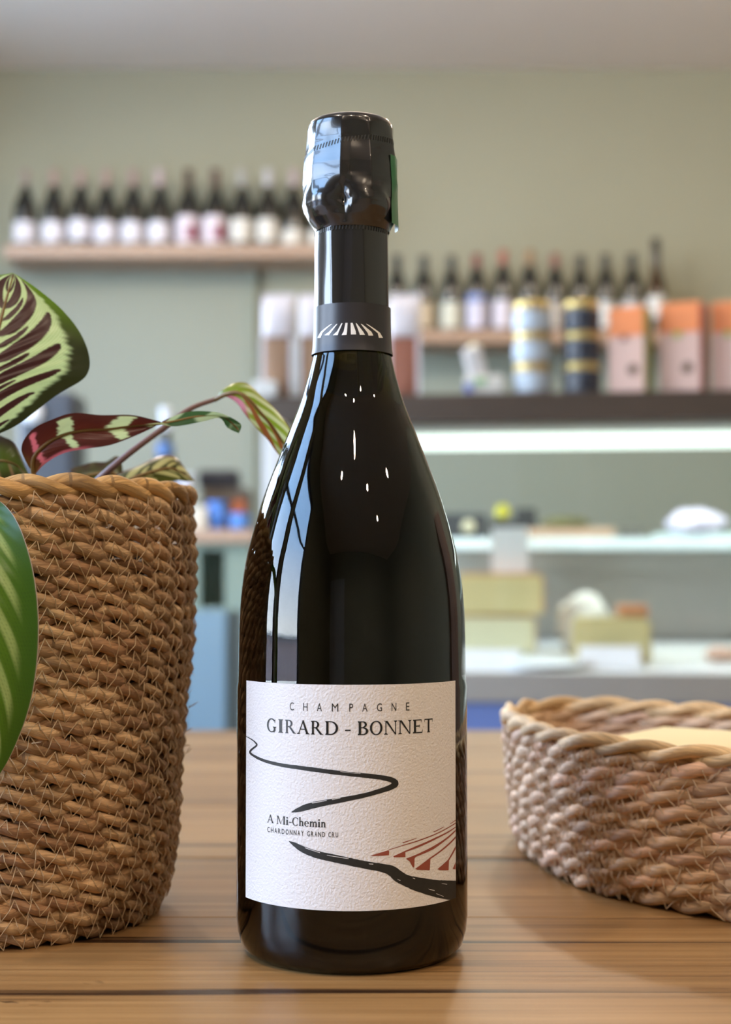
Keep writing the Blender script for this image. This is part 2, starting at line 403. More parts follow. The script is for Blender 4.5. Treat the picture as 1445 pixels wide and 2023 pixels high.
# black foil: wrinkled sleeve, bulge, dome
def zof(y): return at(696, y, BD).z - TZ
M_FOIL = mat('black_foil', (0.020, 0.019, 0.021), 0.19, metal=0.40, spec=0.8, bump=(2500, 0.05, 0.0002), coat=0.6)
def grid_lathe(name, zr, rfun, m, parent, nseg=180, nz=60, close_top=False, cx=lambda z: 0.0):
    v = []; f = []
    for j in range(nz + 1):
        z = zr[0] + (zr[1] - zr[0]) * j / nz
        for i in range(nseg):
            a = 2 * pi * i / nseg; r = rfun(a, z); v.append((r * sin(a) + cx(z), -r * cos(a), z))
    for j in range(nz):
        for i in range(nseg):
            k = (i + 1) % nseg; f.append((j * nseg + i, j * nseg + k, (j + 1) * nseg + k, (j + 1) * nseg + i))
    if close_top: f.append(tuple(nz * nseg + i for i in range(nseg)))
    return mesh(name, v, f, m, parent)
def interp(tab, x):
    for (a, b), (c, d) in zip(tab, tab[1:]):
        if (a - x) * (c - x) <= 0: return b + (d - b) * (x - a) / (c - a)
    return tab[0][1] if abs(x - tab[0][0]) < abs(x - tab[-1][0]) else tab[-1][1]
NECK = [(zof(y), px_rz(y, h)[0]) for y, h in ((705, 78.5), (690, 76.3), (660, 74.6), (612, 74.0), (540, 73.2), (462, 72.8), (440, 72.5))]
def facet(a, n, ph=0.0):
    w = 2 * pi / n; q = ((a + ph) % w) - w / 2
    return cos(w / 2) / cos(q)                       # polygon flats
def neck_r(a, z):
    r = interp(NECK, z)
    q = 0.45 * facet(a + (z - .25) * 1.6, 7, .56) + .55
    return r * (1.010 * q + 0.0) + 0.00008 * noise.noise((a * 2, z * 60, 3))
neck = grid_lathe('neck_foil', (zof(640), zof(446)), lambda a, z: neck_r(a, z) * 1.001 + .0001, M_FOIL, bottle, 180, 60)
M_COLLAR = mat('collar_paper', (0.030, 0.028, 0.034), 0.36, metal=0.25, spec=.6, bump=(3500, 0.12, 0.0002))
collar = grid_lathe('neck_collar', (zof(703), zof(611)), lambda a, z: interp(NECK, z) * 1.006 + .00035, M_COLLAR, bottle, 128, 16)
CAP = [(zof(y), px_rz(y, h)[0]) for y, h in ((461, 73.5), (452, 78), (440, 85), (425, 90), (402, 93.5), (370, 95), (340, 93.5), (315, 90.5), (298, 88), (275, 86.5), (262, 86), (254, 84.5), (249, 82), (246, 79))]
zA, zB = CAP[0][0], CAP[-1][0]
def cap_r(a, z):
    r = interp(CAP, z); u = (z - zA) / (zB - zA)
    env = max(0.0, 1 - abs(u - .22) / .20)
    lob = abs(sin(2.0 * (a + 0.25) + .35 * sin(3 * a)))           # four wire lobes, sharp valleys
    r += env * (lob ** .8 - .66) * 0.0046
    mid = max(0.0, min(1, (u - .25) * 5)) * max(0.0, min(1, (1.0 - u) * 5))
    r *= 1 + mid * (facet(a + .21 + .05 * sin(3 * a), 9) - .985) * 0.85
    r += 0.00035 * mid * noise.noise((a * 2.1, z * 110, 1.0)) + .0005 * env * noise.noise((a * 4, z * 260, 7))
    # crease where the foil steps over the perforated ring
    return r
capx = lambda z: -0.0006 * min(1, max(0, (z - zA) / .02))
caps = grid_lathe('foil_capsule', (zA, zB), cap_r, M_FOIL, bottle, 256, 110, False, capx)
ztop = zB
lathe('capsule_dome', [(px_rz(246, 79)[0], ztop), (px_rz(246, 74)[0], ztop + .0006), (.0125, ztop + .0009), (.0115, ztop + .0006), (0, ztop + .0006)], M_FOIL, bottle, 64, (capx(ztop), 0, 0), False, False)
lathe('muselet_cap', [(.0112, ztop + .0006), (.0110, ztop + .0012), (.0095, ztop + .0022), (.0062, ztop + .0028), (0, ztop + .0030)], mat('gold_plaque', (.72, .62, .34), .3, .6, noise_=(200, .1)), bottle, 48, (capx(ztop) + .0012, 0, 0), False, False)
# perforation marks round the capsule
def wrap_quad(vs, fs, a0, a1, z0, z1, slant, off, rf):
    b = len(vs)
    for (a, z) in ((a0, z0), (a1, z0), (a1 + slant, z1), (a0 + slant, z1)):
        r = rf(a, z) + off; vs.append((r * sin(a) + capx(z), -r * cos(a), z))
    fs.append((b, b + 1, b + 2, b + 3))
M_INK = mat('black_ink', (0.008, 0.008, 0.008), 0.5, noise_=(300, .2))
vs = []; fs = []
for i in range(84):
    a = 2 * pi * i / 84; z = zof(303) + .0026 * sin(a + .35) * 1.0
    wrap_quad(vs, fs, a, a + .030, z - .0010, z + .0010, .030, .00009, cap_r)
stuff(mesh('perforation_marks', vs, fs, M_INK, caps, False))
vs = []; fs = []
for i in range(70):
    a = 2 * pi * i / 70; z = zof(466)
    wrap_quad(vs, fs, a, a + .03, z - .0006, z + .0009, .02, .00025, lambda a_, z_: neck_r(a_, z_) * 1.001 + .0001)
stuff(mesh('crimp_marks', vs, fs, M_INK, neck, False))
# green seal on the right of the capsule
M_SEAL = mat('green_seal', (0.018, 0.13, 0.05), .35, noise_=(400, .25))
vs = []; fs = []; A0, A1 = R(58), R(112); nz_ = 24; na_ = 16
for j in range(nz_ + 1):
    z = zof(452) + (zof(318) - zof(452)) * j / nz_
    for i in range(na_ + 1):
        a = A0 + (A1 - A0) * i / na_; r = max(cap_r(a, z) + .00025, px_rz(400, 92)[0]); vs.append((r * sin(a) + capx(z), -r * cos(a), z))
for j in range(nz_):
    for i in range(na_):
        b = j * (na_ + 1) + i; fs.append((b, b + 1, b + na_ + 2, b + na_ + 1))
seal = mesh('green_seal', vs, fs, M_SEAL, bottle)
seal['label'] = 'green tax seal strip on the side of the foil'

# ---- label and its print
LR = BR + 0.00022
def lab(px, py, rad=LR):
    r = ray(px, py); dx, dy = r.x, r.y
    a = dx * dx + dy * dy; b = -2 * (dx * BX + dy * BD); c = BX * BX + BD * BD - rad * rad
    q = b * b - 4 * a * c
    t = (-b - math.sqrt(max(0, q))) / (2 * a)
    return math.atan2(dx * t - BX, -(dy * t - BD)), CZ + r.z * t - TZ
PH0 = lab(486.5, 1500)[0]; PH1 = lab(900.5, 1500)[0]
Z1 = lab(696, 1353)[1]; Z0 = lab(690, 1800)[1]
M_PAPER = mat('label_paper', (0.72, 0.695, 0.715), 0.62, bump=(1100, 1.0, 0.00032), noise_=(60, .015))
vs = []; fs = []; na_ = 96; nz_ = 24
for j in range(nz_ + 1):
    for i in range(na_ + 1):
        a = PH0 + (PH1 - PH0) * i / na_; z = Z0 + (Z1 - Z0) * j / nz_
        vs.append((LR * sin(a), -LR * cos(a), z))
for j in range(nz_):
    for i in range(na_):
        b = j * (na_ + 1) + i; fs.append((b, b + 1, b + na_ + 2, b + na_ + 1))
label = mesh('front_label', vs, fs, M_PAPER, bottle)
label['label'] = 'white textured paper label printed with a winding road'

def print_mesh(name, polys, m, parent, rfun, off=0.00006, maxlen=0.0016, tris=None, emboss=False, clampbox=None):
    """polys: flat outlines in (angle, z); laid on the round surface rfun(a, z)"""
    bm = bmesh.new()
    S = 0.04
    for poly in polys:
        P = [(p[0], p[1]) for p in poly]
        if clampbox: P = [(min(max(a, clampbox[0]), clampbox[1]), min(max(z, clampbox[2]), clampbox[3])) for a, z in P]
        vs = [bm.verts.new((a * S, z, 0)) for a, z in P]
        if len(vs) in (3, 4):
            try: bm.faces.new(vs)
            except ValueError: pass
        else:
            for t in tessellate_polygon([[Vector((a * S, z, 0)) for a, z in P]]):
                try: bm.faces.new([vs[i] for i in t])
                except ValueError: pass
    bmesh.ops.triangulate(bm, faces=bm.faces)
    for _ in range(6):
        es = [e for e in bm.edges if e.calc_length() > maxlen]
        if not es: break
        bmesh.ops.subdivide_edges(bm, edges=es, cuts=1)
        bmesh.ops.triangulate(bm, faces=[f for f in bm.faces if len(f.verts) > 3])
    for v in bm.verts:
        a = v.co.x / S; z = v.co.y; r = rfun(a, z) + off
        v.co = (r * sin(a), -r * cos(a), z)
    for f in bm.faces:
        f.normal_update(); c = f.calc_center_median()
        if f.normal.x * c.x + f.normal.y * c.y < 0: f.normal_flip()
    me = bpy.data.meshes.new(name); bm.to_mesh(me); bm.free()
    return link(name, me, m, parent)
lr = lambda a, z: LR
# serif capitals and small letters, drawn as outlines in a unit-height box
TK, TN = 0.175, 0.078
def q_(*p): return list(p)
def stem(x, y0=0, y1=1, w=TK): return [[(x - w / 2, y0), (x + w / 2, y0), (x + w / 2, y1), (x - w / 2, y1)]]
def serif(x, y, d, half=.15, w=TK): return [[(x - half, y), (x + half, y), (x + half, y + .03 * d), (x + w / 2, y + .10 * d), (x - w / 2, y + .10 * d), (x - half, y + .03 * d)]]
def ring(cx, cy, rx, ry, tx, ty, a0, a1, n=22):
    o = []
    for i in range(n):
        b0 = R(a0 + (a1 - a0) * i / n); b1 = R(a0 + (a1 - a0) * (i + 1) / n)
        o.append([(cx + rx * cos(b0), cy + ry * sin(b0)), (cx + rx * cos(b1), cy + ry * sin(b1)),
                  (cx + (rx - tx) * cos(b1), cy + (ry - ty) * sin(b1)), (cx + (rx - tx) * cos(b0), cy + (ry - ty) * sin(b0))])
    return o
def bar(x0, x1, y, h=TN): return [[(x0, y), (x1, y), (x1, y + h), (x0, y + h)]]
def gl(ch):
    T, t = TK, TN
    if ch == 'I': return stem(.15) + serif(.15, 0, 1) + serif(.15, 1, -1)
    if ch == 'G': return ring(.50, .5, .48, .52, T, t, 42, 308) + stem(.80, .10, .42) + serif(.80, .42, -1, .17) + [[(.78, .72), (.84, .70), (.86, .97), (.82, .92)]] + bar(.55, .82, 0.0, .07) + [[(.70, .02), (.885, .12), (.72, .12), (.60, .05)]]
    if ch == 'O': return ring(.5, .5, .5, .52, T, t, 0, 360, 36)
    if ch == 'C': return ring(.50, .5, .48, .52, T, t, 45, 312) + [[(.78, .70), (.84, .68), (.86, .98), (.81, .92)]] + [[(.78, .10), (.83, .12), (.88, .25), (.85, .26)]]
    if ch == 'R': return stem(.18) + serif(.18, 0, 1) + serif(.14, 1, -1, .12) + bar(.18, .36, 1 - t) + bar(.18, .38, .46) + ring(.36, .73, .36, .27, T, t, -90, 90, 14) + [[(.36, .49), (.55, .50), (.98, .03), (.80, 0)], [(.80, 0), (1.06, 0), (1.06, .03), (.95, .07)]]
    if ch == 'D': return stem(.18) + serif(.14, 0, 1, .12) + serif(.14, 1, -1, .12) + bar(.18, .40, 1 - t) + bar(.18, .40, 0) + ring(.40, .5, .58, .5, T, t, -90, 90, 20)
    if ch == 'B': return stem(.18) + serif(.14, 0, 1, .12) + serif(.14, 1, -1, .12) + bar(.18, .38, 1 - t) + bar(.18, .40, .50) + bar(.18, .40, 0) + ring(.38, .765, .30, .235, T * .9, t, -90, 90, 14) + ring(.40, .28, .38, .28, T, t, -90, 90, 14)
    if ch == 'A': return [[(.09, 0), (.16, 0), (.52, .90), (.48, 1.0)], [(.43, .97), (.55, 1.03), (.95, 0), (.76, 0)]] + bar(.25, .72, .32) + serif(.12, 0, 1, .13, .05) + serif(.86, 0, 1, .15)
    if ch == 'N': return stem(.16, 0, 1, .07) + stem(.90, 0, 1, .07) + [[(.10, 1), (.28, 1), (.94, 0), (.86, -.02)]] + serif(.16, 0, 1, .14, .07) + serif(.90, 1, -1, .14, .07) + bar(.02, .2, .965, .035)
    if ch == 'E': return stem(.18) + serif(.14, 0, 1, .12) + serif(.14, 1, -1, .12) + bar(.18, .70, 1 - t) + bar(.18, .56, .48) + bar(.18, .74, 0) + [[(.66, 1), (.70, 1), (.72, .78), (.69, .78)], [(.53, .40), (.56, .40), (.56, .62), (.53, .62)], [(.71, 0), (.76, 0), (.80, .24), (.77, .24)]]
    if ch == 'T': return stem(.45) + serif(.45, 0, 1) + bar(.02, .88, 1 - t) + [[(.02, 1), (.06, 1), (.04, .76), (.01, .76)], [(.84, 1), (.88, 1), (.89, .76), (.86, .76)]]
    if ch == 'M': return stem(.14, 0, 1, .07) + stem(1.06, 0, 1) + [[(.10, 1), (.28, 1), (.64, .06), (.58, .0)], [(.58, 0), (.64, .10), (1.02, 1), (.96, 1)]] + serif(.14, 0, 1, .13, .07) + serif(1.06, 0, 1) + bar(.0, .2, .965, .035) + bar(1.0, 1.2, .965, .035)
    if ch == 'i': return stem(.15, 0, .64) + serif(.15, 0, 1) + bar(.02, .16, .60, .04) + ring(.15, .86, .10, .10, .10, .10, 0, 360, 12)
    if ch == 'h': return stem(.15, 0, 1.08) + serif(.15, 0, 1) + bar(.02, .16, 1.04, .04) + ring(.40, .42, .22, .24, T, .09, 0, 160, 14) + stem(.62 - T / 2, 0, .43) + serif(.62 - T / 2, 0, 1)
    if ch == 'n': return stem(.15, 0, .64) + serif(.15, 0, 1) + bar(.02, .16, .60, .04) + ring(.40, .42, .22, .24, T, .09, 0, 160, 14) + stem(.62 - T / 2, 0, .43) + serif(.62 - T / 2, 0, 1)
    if ch == 'm': return gl('n') + ring(.80, .42, .22, .24, T, .09, 0, 160, 14) + stem(1.02 - T / 2, 0, .43) + serif(1.02 - T / 2, 0, 1)
    if ch == 'e': return ring(.32, .32, .31, .34, T * .9, .06, 0, 318, 22) + bar(.12, .62, .32, .05)
    if ch == '-': return bar(0, .4, .30, .09)
def place_letter(polys, x0, x1, yref, z0, z1, full=True):
    xs = [p[0] for q in polys for p in q]; a, b = min(xs), max(xs)
    p0 = lab(x0, yref)[0]; p1 = lab(x1, yref)[0]
    return [[(p0 + (p1 - p0) * (x - a) / (b - a), z0 + (z1 - z0) * y) for x, y in q] for q in polys]
M_GLOSSINK = mat('embossed_ink', (0.012, 0.012, 0.014), 0.22, noise_=(300, .2))
zt, zb = lab(696, 1425)[1], lab(696, 1452.3)[1]
pol = []
for ch, x0, x1 in (('G', 528, 546.5), ('I', 550.3, 559.7), ('R', 564, 585.5), ('A', 587, 611.5), ('R', 615, 639), ('D', 643, 668.5), ('-', 682, 693), ('B', 707, 728), ('O', 731, 756),
                   ('N', 759, 785.5), ('N', 787, 813.5), ('E', 816, 835.5), ('T', 838.5, 855)):
    pol += place_letter(gl(ch), x0, x1, 1438, zb, zt)
print_mesh('printed_name', pol, M_GLOSSINK, label, lr, .0001)
# A Mi-Chemin
zb = lab(640, 1634.6)[1]; zt = lab(640, 1618.0)[1]
word = [('A', 0), ('M', .42), ('i', 0), ('-', .0), ('C', .0), ('h', 0), ('e', 0), ('m', 0), ('i', 0), ('n', 0)]
adv = {'A': .86, 'M': 1.12, 'i': .34, '-': .34, 'C': .78, 'h': .62, 'e': .60, 'm': .98, 'n': .62}
xx = 0; items = []
for ch, sp in word:
    if ch == 'M': xx += .28
    items.append((ch, xx, xx + adv[ch])); xx += adv[ch] + .07
tot = xx - .07; pol = []
for ch, a_, b_ in items:
    pol += place_letter(gl(ch), 528 + a_ / tot * 116, 528 + b_ / tot * 116, 1625, zb, zt)
print_mesh('printed_cuvee', pol, M_INK, label, lr, .00008)
# sans lettering from the built-in typeface
def glyph(ch, bold=0.0):
    cu = bpy.data.curves.new('glyph', 'FONT'); cu.body = ch; cu.resolution_u = 4; cu.offset = bold
    ob = bpy.data.objects.new('glyph', cu); C.objects.link(ob)
    dg = bpy.context.evaluated_depsgraph_get(); dg.update()
    me = bpy.data.meshes.new_from_object(ob.evaluated_get(dg))
    co = [(v.co.x, v.co.y) for v in me.vertices]; tr = [[co[i] for i in p.vertices] for p in me.polygons]
    bpy.data.objects.remove(ob); bpy.data.curves.remove(cu); bpy.data.meshes.remove(me)
    ys = [c[1] for c in co]; a, b = min(ys), max(ys)
    return [[(x, (y - a) / (b - a)) for x, y in t] for t in tr]
zt, zb = lab(694, 1390)[1], lab(694, 1406)[1]; pol = []
for ch, x0, x1 in (('C', 573, 581.2), ('H', 599.5, 608), ('A', 626.5, 636.3), ('M', 656, 668.7), ('P', 690.5, 698), ('A', 716, 726.3), ('G', 745, 755), ('N', 774, 783.3), ('E', 802.5, 809.3)):
    pol += place_letter(glyph(ch), x0, x1, 1398, zb, zt)
print_mesh('printed_region', pol, M_INK, label, lr, .00008)
zb, zt = lab(665, 1654.5)[1], lab(665, 1644.2)[1]; pol = []
txt = 'CHARDONNAY GRAND CRU'; ww = {'I': .4, ' ': .62, 'N': 1.05, 'O': 1.08, 'G': 1.02, 'C': .95, 'D': 1.02}
tot = sum(ww.get(c, .95) for c in txt); xx = 0
for ch in txt:
    w_ = ww.get(ch, .95)
    if ch != ' ': pol += place_letter(glyph(ch, .010), 527.5 + (xx + .14) / tot * 142, 527.5 + (xx + w_ - .16) / tot * 142, 1648, zb, zt)
    xx += w_
print_mesh('printed_grape', pol, M_INK, label, lr, .00008)
# the winding road, brushed in black
def z5(x, y): return lab(460 + x / 3.01, 1320 + y / 3.01)
random.seed(4)
def ribbon(ctrl, n, seed):
    P = crom(ctrl, n); L = []; Rr = []
    for i, (x, y, w) in enumerate(P):
        x0, y0, _ = P[max(i - 1, 0)]; x1, y1, _ = P[min(i + 1, n - 1)]
        tx, ty = x1 - x0, y1 - y0; l = math.hypot(tx, ty) or 1; nx, ny = -ty / l, tx / l
        j1 = 1.0 * noise.noise((i * .55, seed, 0)) + .6 * noise.noise((i * 1.7, seed, 4)); j2 = 1.0 * noise.noise((i * .55, seed, 9)) + .6 * noise.noise((i * 1.7, seed, 14))
        k = min(1, w / 14)
        L.append((x + nx * (w / 2 + j1 * k * 2), y + ny * (w / 2 + j1 * k * 2))); Rr.append((x - nx * (w / 2 + j2 * k * 2), y - ny * (w / 2 + j2 * k * 2)))
    return [[z5(*L[i]), z5(*L[i + 1]), z5(*Rr[i + 1]), z5(*Rr[i])] for i in range(n - 1)]
M_BRUSH = mat('brush_ink', (0.013, 0.012, 0.011), 0.55, noise_=(400, .3))
cb = (PH0, PH1, Z0, Z1)
print_mesh('road_print', ribbon([(80, 405, 4), (115, 425, 6), (138, 445, 8), (142, 460, 10), (112, 485, 11), (104, 500, 11), (120, 517, 13), (180, 547, 17), (280, 574, 21), (400, 592, 24), (560, 614, 26), (700, 630, 26), (830, 643, 27), (920, 657, 30), (958, 672, 34),
    (967, 688, 38), (935, 710, 32), (860, 735, 28), (780, 757, 27), (640, 785, 31), (520, 806, 36), (440, 826, 37), (390, 843, 26), (350, 856, 6)], 150, 1), M_BRUSH, label, lr, .00006, clampbox=cb)
print_mesh('road_print', ribbon([(335, 1029, 3), (365, 1046, 22), (420, 1078, 38), (500, 1108, 44), (600, 1130, 46), (700, 1152, 46), (800, 1172, 46), (890, 1188, 50), (945, 1205, 62), (985, 1237, 70), (1030, 1262, 68), (1100, 1285, 84), (1200, 1308, 100), (1270, 1318, 112), (1340, 1325, 122)], 110, 2),
           M_BRUSH, label, lr, .00006, clampbox=cb)
# pale bristle streaks inside the road
def z6(x, y): return lab(700 + x / 6.568, 1560 + y / 6.568)
stk = [[z6(185, 958), z6(245, 962), z6(250, 970), z6(200, 967)], [z6(1130, 1215), z6(1205, 1225), z6(1200, 1231), z6(1140, 1221)], [z6(960, 1285), z6(1040, 1305), z6(1045, 1313), z6(985, 1300)], [z6(755, 1140), z6(790, 1152), z6(788, 1160), z6(765, 1152)],
       [z6(1060, 1345), z6(1160, 1385), z6(1160, 1389), z6(1065, 1352)], [z6(560, 1160), z6(600, 1176), z6(598, 1182), z6(565, 1166)],
       [z5(430, 1066), z5(520, 1096), z5(520, 1099), z5(432, 1070)], [z5(560, 1110), z5(690, 1131), z5(690, 1134), z5(562, 1113)], [z5(470, 800), z5(560, 785), z5(560, 788), z5(475, 804)], [z5(590, 780), z5(640, 770), z5(641, 773), z5(592, 783)], [z5(640, 614), z5(760, 626), z5(760, 628), z5(640, 616)]]
print_mesh('bristle_streaks', stk, M_PAPER, label, lr, .00012)
M_RED = mat('vineyard_red', (0.27, 0.062, 0.04), .55, noise_=(300, .12))
vine = [[(205, 857), (440, 785), (455, 795), (452, 850), (380, 857), (260, 862)],
        [(445, 778), (640, 715), (800, 666), (1000, 593), (1240, 474), (1316, 426), (1316, 441), (1240, 486), (1000, 607), (800, 680), (640, 726), (448, 786)],
        [(620, 685), (810, 626), (812, 632), (640, 692)], [(1020, 547), (1165, 478), (1167, 485), (1040, 550)], [(1240, 442), (1316, 390), (1316, 402), (1250, 444)],
        [(505, 865), (660, 793), (800, 733), (1050, 622), (1240, 528), (1316, 478), (1316, 492), (1240, 545), (1060, 642), (800, 762), (665, 810), (665, 875), (520, 878)],
        [(670, 895), (780, 853), (1000, 748), (1190, 628), (1316, 518), (1316, 540), (1170, 670), (1030, 772), (800, 872), (785, 892), (780, 1010), (760, 1005), (720, 930)],
        [(790, 1027), (980, 885), (1316, 603), (1316, 630), (990, 900), (980, 1045), (820, 1040)],
        [(1080, 1030), (1215, 910), (1316, 728), (1316, 770), (1230, 920), (1225, 1045), (1110, 1045)], [(1278, 1030), (1316, 935), (1316, 1035)]]
for p in vine: print_mesh('vine_row_print', [[z6(*q) for q in p]], M_RED, label, lr, .00007)
def z4(x, y): return lab(560 + x / 3.815, 200 + y / 3.815, 0.0147)
fan = [[(268, 1785), (290, 1740), (365, 1680), (372, 1680), (305, 1745), (290, 1785)], [(318, 1765), (350, 1740), (405, 1680), (412, 1680), (358, 1755), (352, 1765)], [(380, 1765), (410, 1735), (440, 1675), (449, 1675), (420, 1745), (415, 1765)],
       [(443, 1765), (458, 1735), (470, 1672), (486, 1672), (482, 1740), (478, 1763)], [(508, 1672), (523, 1672), (545, 1735), (548, 1760), (510, 1760)], [(545, 1675), (552, 1675), (600, 1740), (612, 1763), (575, 1763), (570, 1745)],
       [(582, 1680), (590, 1680), (660, 1740), (672, 1768), (637, 1768), (632, 1748)], [(620, 1680), (628, 1680), (720, 1745), (742, 1785), (712, 1785), (705, 1750)]]
M_WPRINT = mat('white_print', (.85, .85, .85), .5, noise_=(300, .03))
for p in fan: print_mesh('vine_row_print', [[z4(*q) for q in p]], M_WPRINT, collar, lambda a, z: interp(NECK, z) * 1.006 + .00035, .00010, .0012)

# ------------------------------------------------------------------ baskets of twisted rope
M_ROPE = attr_mat('seagrass', 0.55, fibre=True)
def rope_row(name, parent, path, z, hgt, step, pitch, seed, cols, flat=1.0, sides=9, bulge=1.0, phase=0.0, tw=1):
    """two-ply twisted rope laid round the closed path(t)->(x,y), t in 0..1; returns the object"""
    N0 = 240
    P = [Vector(path(i / N0)) for i in range(N0 + 1)]
    ln = [0.0]
    for i in range(N0): ln.append(ln[-1] + (P[i + 1] - P[i]).length)
    L = ln[-1]; n = int(L / step); turns = max(1, round(L / pitch)); vs = []; fs = []; col = []; fib = []
    j = 0
    rnd = random.Random(seed)
    tint = [[rnd.uniform(.78, 1.16) for _ in range(turns + 2)] for _ in range(2)]
    pick = [[rnd.random() for _ in range(turns + 2)] for _ in range(2)]
    size = [[rnd.uniform(.80, 1.22) for _ in range(turns + 2)] for _ in range(2)]
    cen = []
    for i in range(n):
        s = L * i / n
        while ln[j + 1] < s: j += 1
        f = (s - ln[j]) / (ln[j + 1] - ln[j]); p = P[j].lerp(P[j + 1], f)
        a = P[(j - 1) % N0]; b = P[(j + 2) % N0 if j + 2 > N0 else j + 2]
        t = (b - a).normalized(); cen.append((p, Vector((t.y, -t.x))))
    wob = [0.0005 * noise.noise((cen[i][0].x * 55, cen[i][0].y * 55, seed * 3.1)) for i in range(n)]
    for st in range(2):
        base = len(vs)
        for i in range(n):
            p, nr = cen[i]; u = i / n * turns + st * .5 + phase
            al = -2 * pi * u * tw
            # one visible strand runs from valley to valley: index by where it faces outward
            kk = int(u + .25) % turns; fr = (u + .25) % 1.0
            k2 = (kk + 1) % turns; w = max(0.0, (fr - .80) / .20)
            sz = size[st][kk] * (1 - w) + size[st][k2] * w
            off_r = cos(al) * hgt * .26 * flat * bulge; off_z = sin(al) * hgt * .27
            rr = hgt * .37 * sz
            tt = tint[st][kk] * (1 - w) + tint[st][k2] * w
            c = cols[int(pick[st][kk] * len(cols)) % len(cols)]
            for q in range(sides):
                b = 2 * pi * q / sides
                x_r = off_r + cos(b) * rr * .85 * flat; x_z = off_z + sin(b) * rr + wob[i]
                pt = p + nr * x_r
                vs.append((pt.x, pt.y, z + x_z))
                col += [c[0] * tt, c[1] * tt, c[2] * tt, 1]; fib += [i / n * L + kk * 3.0, b + al * .6, seed + st]
        for i in range(n):
            i2 = (i + 1) % n
            for q in range(sides):
                q2 = (q + 1) % sides
                fs.append((base + i * sides + q, base + i * sides + q2, base + i2 * sides + q2, base + i2 * sides + q))
    return mesh(name, vs, fs, M_ROPE, parent, True, None, {'col': ('FLOAT_COLOR', col), 'fib': ('FLOAT_VECTOR', fib)})
M_THREAD = mat('jute_thread', (0.46, 0.32, 0.19), .6, noise_=(300, .2))
def zigzag(vs, fs, path, outset, za, zb, n, rad, rnd):
    pts = []
    for i in range(2 * n):
        t = (i + rnd.uniform(-.42, .42)) / (2 * n)
        p = Vector(path(t % 1)); q = Vector(path((t + .004) % 1)); d = (q - p).normalized(); nr = Vector((d.y, -d.x))
        up = i % 2
        z = (zb if up else za) + rnd.uniform(-.0006, .0006)
        p = p + nr * (outset - .0012); pts.append(Vector((p.x, p.y, z)))
        # middle of each stitch rides over the crown of the rope
        t2 = (i + .5) / (2 * n); p2 = Vector(path(t2 % 1)) + nr * (outset + .0003); pts.append(Vector((p2.x, p2.y, (za + zb) / 2 + rnd.uniform(-.0004, .0004))))
    m_ = len(pts)
    for i in range(m_):
        a, b = pts[i], pts[(i + 1) % m_]
        t = (b - a).normalized(); n1 = t.orthogonal().normalized() * rad; n2 = t.cross(n1)
        k = len(vs)
        for e in (a, b):
            for w in (n1, n2, -n1, -n2): vs.append(e + w)
        for q in range(4): fs.append((k + q, k + (q + 1) % 4, k + 4 + (q + 1) % 4, k + 4 + q))
def loose_fibres(name, parent, path, zs, outset, n, rnd):
    vs = []; fs = []
    for i in range(n):
        t = rnd.random(); z = rnd.choice(zs); p = Vector(path(t)); q = Vector(path((t + .004) % 1)); d = (q - p).normalized(); nr = Vector((d.y, -d.x))
        a = p + nr * (outset - .0005); ln_ = rnd.uniform(.002, .006)
        d3 = Vector((d.x * rnd.uniform(-1, 1) + nr.x * rnd.uniform(.2, .8), d.y * rnd.uniform(-1, 1) + nr.y * rnd.uniform(.2, .8), rnd.uniform(-.8, .8))).normalized() * ln_
        A = Vector((a.x, a.y, z)); w = Vector((0, 0, .00025)); k = len(vs)
        vs += [A - w, A + w, A + d3 * .6 + w * .8, A + d3, A + d3 * .6 - w * .8]; fs.append((k, k + 4, k + 3, k + 2, k + 1))
    return stuff(mesh(name, vs, fs, M_THREAD, parent, False))

# tall basket on the left
BKX, BKD = at(4, 1140, 0.636).x, 0.636
bk = thing('seagrass_basket', 'tall brown twisted seagrass basket holding the leafy plant', 'basket', (BKX, BKD, TZ + .001))
RB = [(0.0, .0640), (.006, .0685), (.016, .0715), (.035, .0735), (.07, .0765), (.11, .0795), (.15, .0805), (.18, .0800)]
BCOL = [lin(200, 163, 124), lin(188, 149, 112), lin(210, 173, 133), lin(176, 136, 102), lin(220, 185, 144)]
nrow = 28; hr = 0.172 / nrow
rnd = random.Random(11); tv = []; tf = []
for i in range(nrow):
    z = hr * .5 + i * hr; rb = interp(RB, z)
    wob = rnd.uniform(-.0004, .0004)
    path = lambda t, rb=rb, wob=wob, i=i: ((rb + wob - .002 + .0006 * sin(2 * pi * t * 3 + i)) * cos(2 * pi * t + i * .21), (rb + wob - .002 + .0006 * sin(2 * pi * t * 3 + i)) * sin(2 * pi * t + i * .21))
    rope_row('rope_coil', bk, path, z, hr * 1.05, .0011, .0265 + rnd.uniform(-.003, .003), 100 + i, BCOL, 1.0, 8, 1.0, rnd.random())
    zigzag(tv, tf, path, hr * .62, z - hr * .62, z + hr * .62, 62, .00021, rnd)
zr_ = hr * .5 + nrow * hr - .0005
rope_row('braided_rim', bk, lambda t: (.0785 * cos(2 * pi * t), .0785 * sin(2 * pi * t)), zr_ + .0004, hr * 1.25, .0011, .036, 77, [lin(214, 174, 118), lin(200, 160, 106)], 1.0, 9)
stuff(mesh('stitching_thread', tv, tf, M_THREAD, bk, False))
loose_fibres('loose_fibres', bk, lambda t: (.0765 * cos(2 * pi * t), .0765 * sin(2 * pi * t)), [.06 + k * .0061 for k in range(18)], .0032, 260, rnd)
lathe('basket_base', [(0, .0015), (.062, .0012), (.066, .004), (.062, .006), (0, .006)], mat('seagrass_base', lin(110, 80, 50), .8, noise_=(80, .2)), bk, 48, None, False, False)

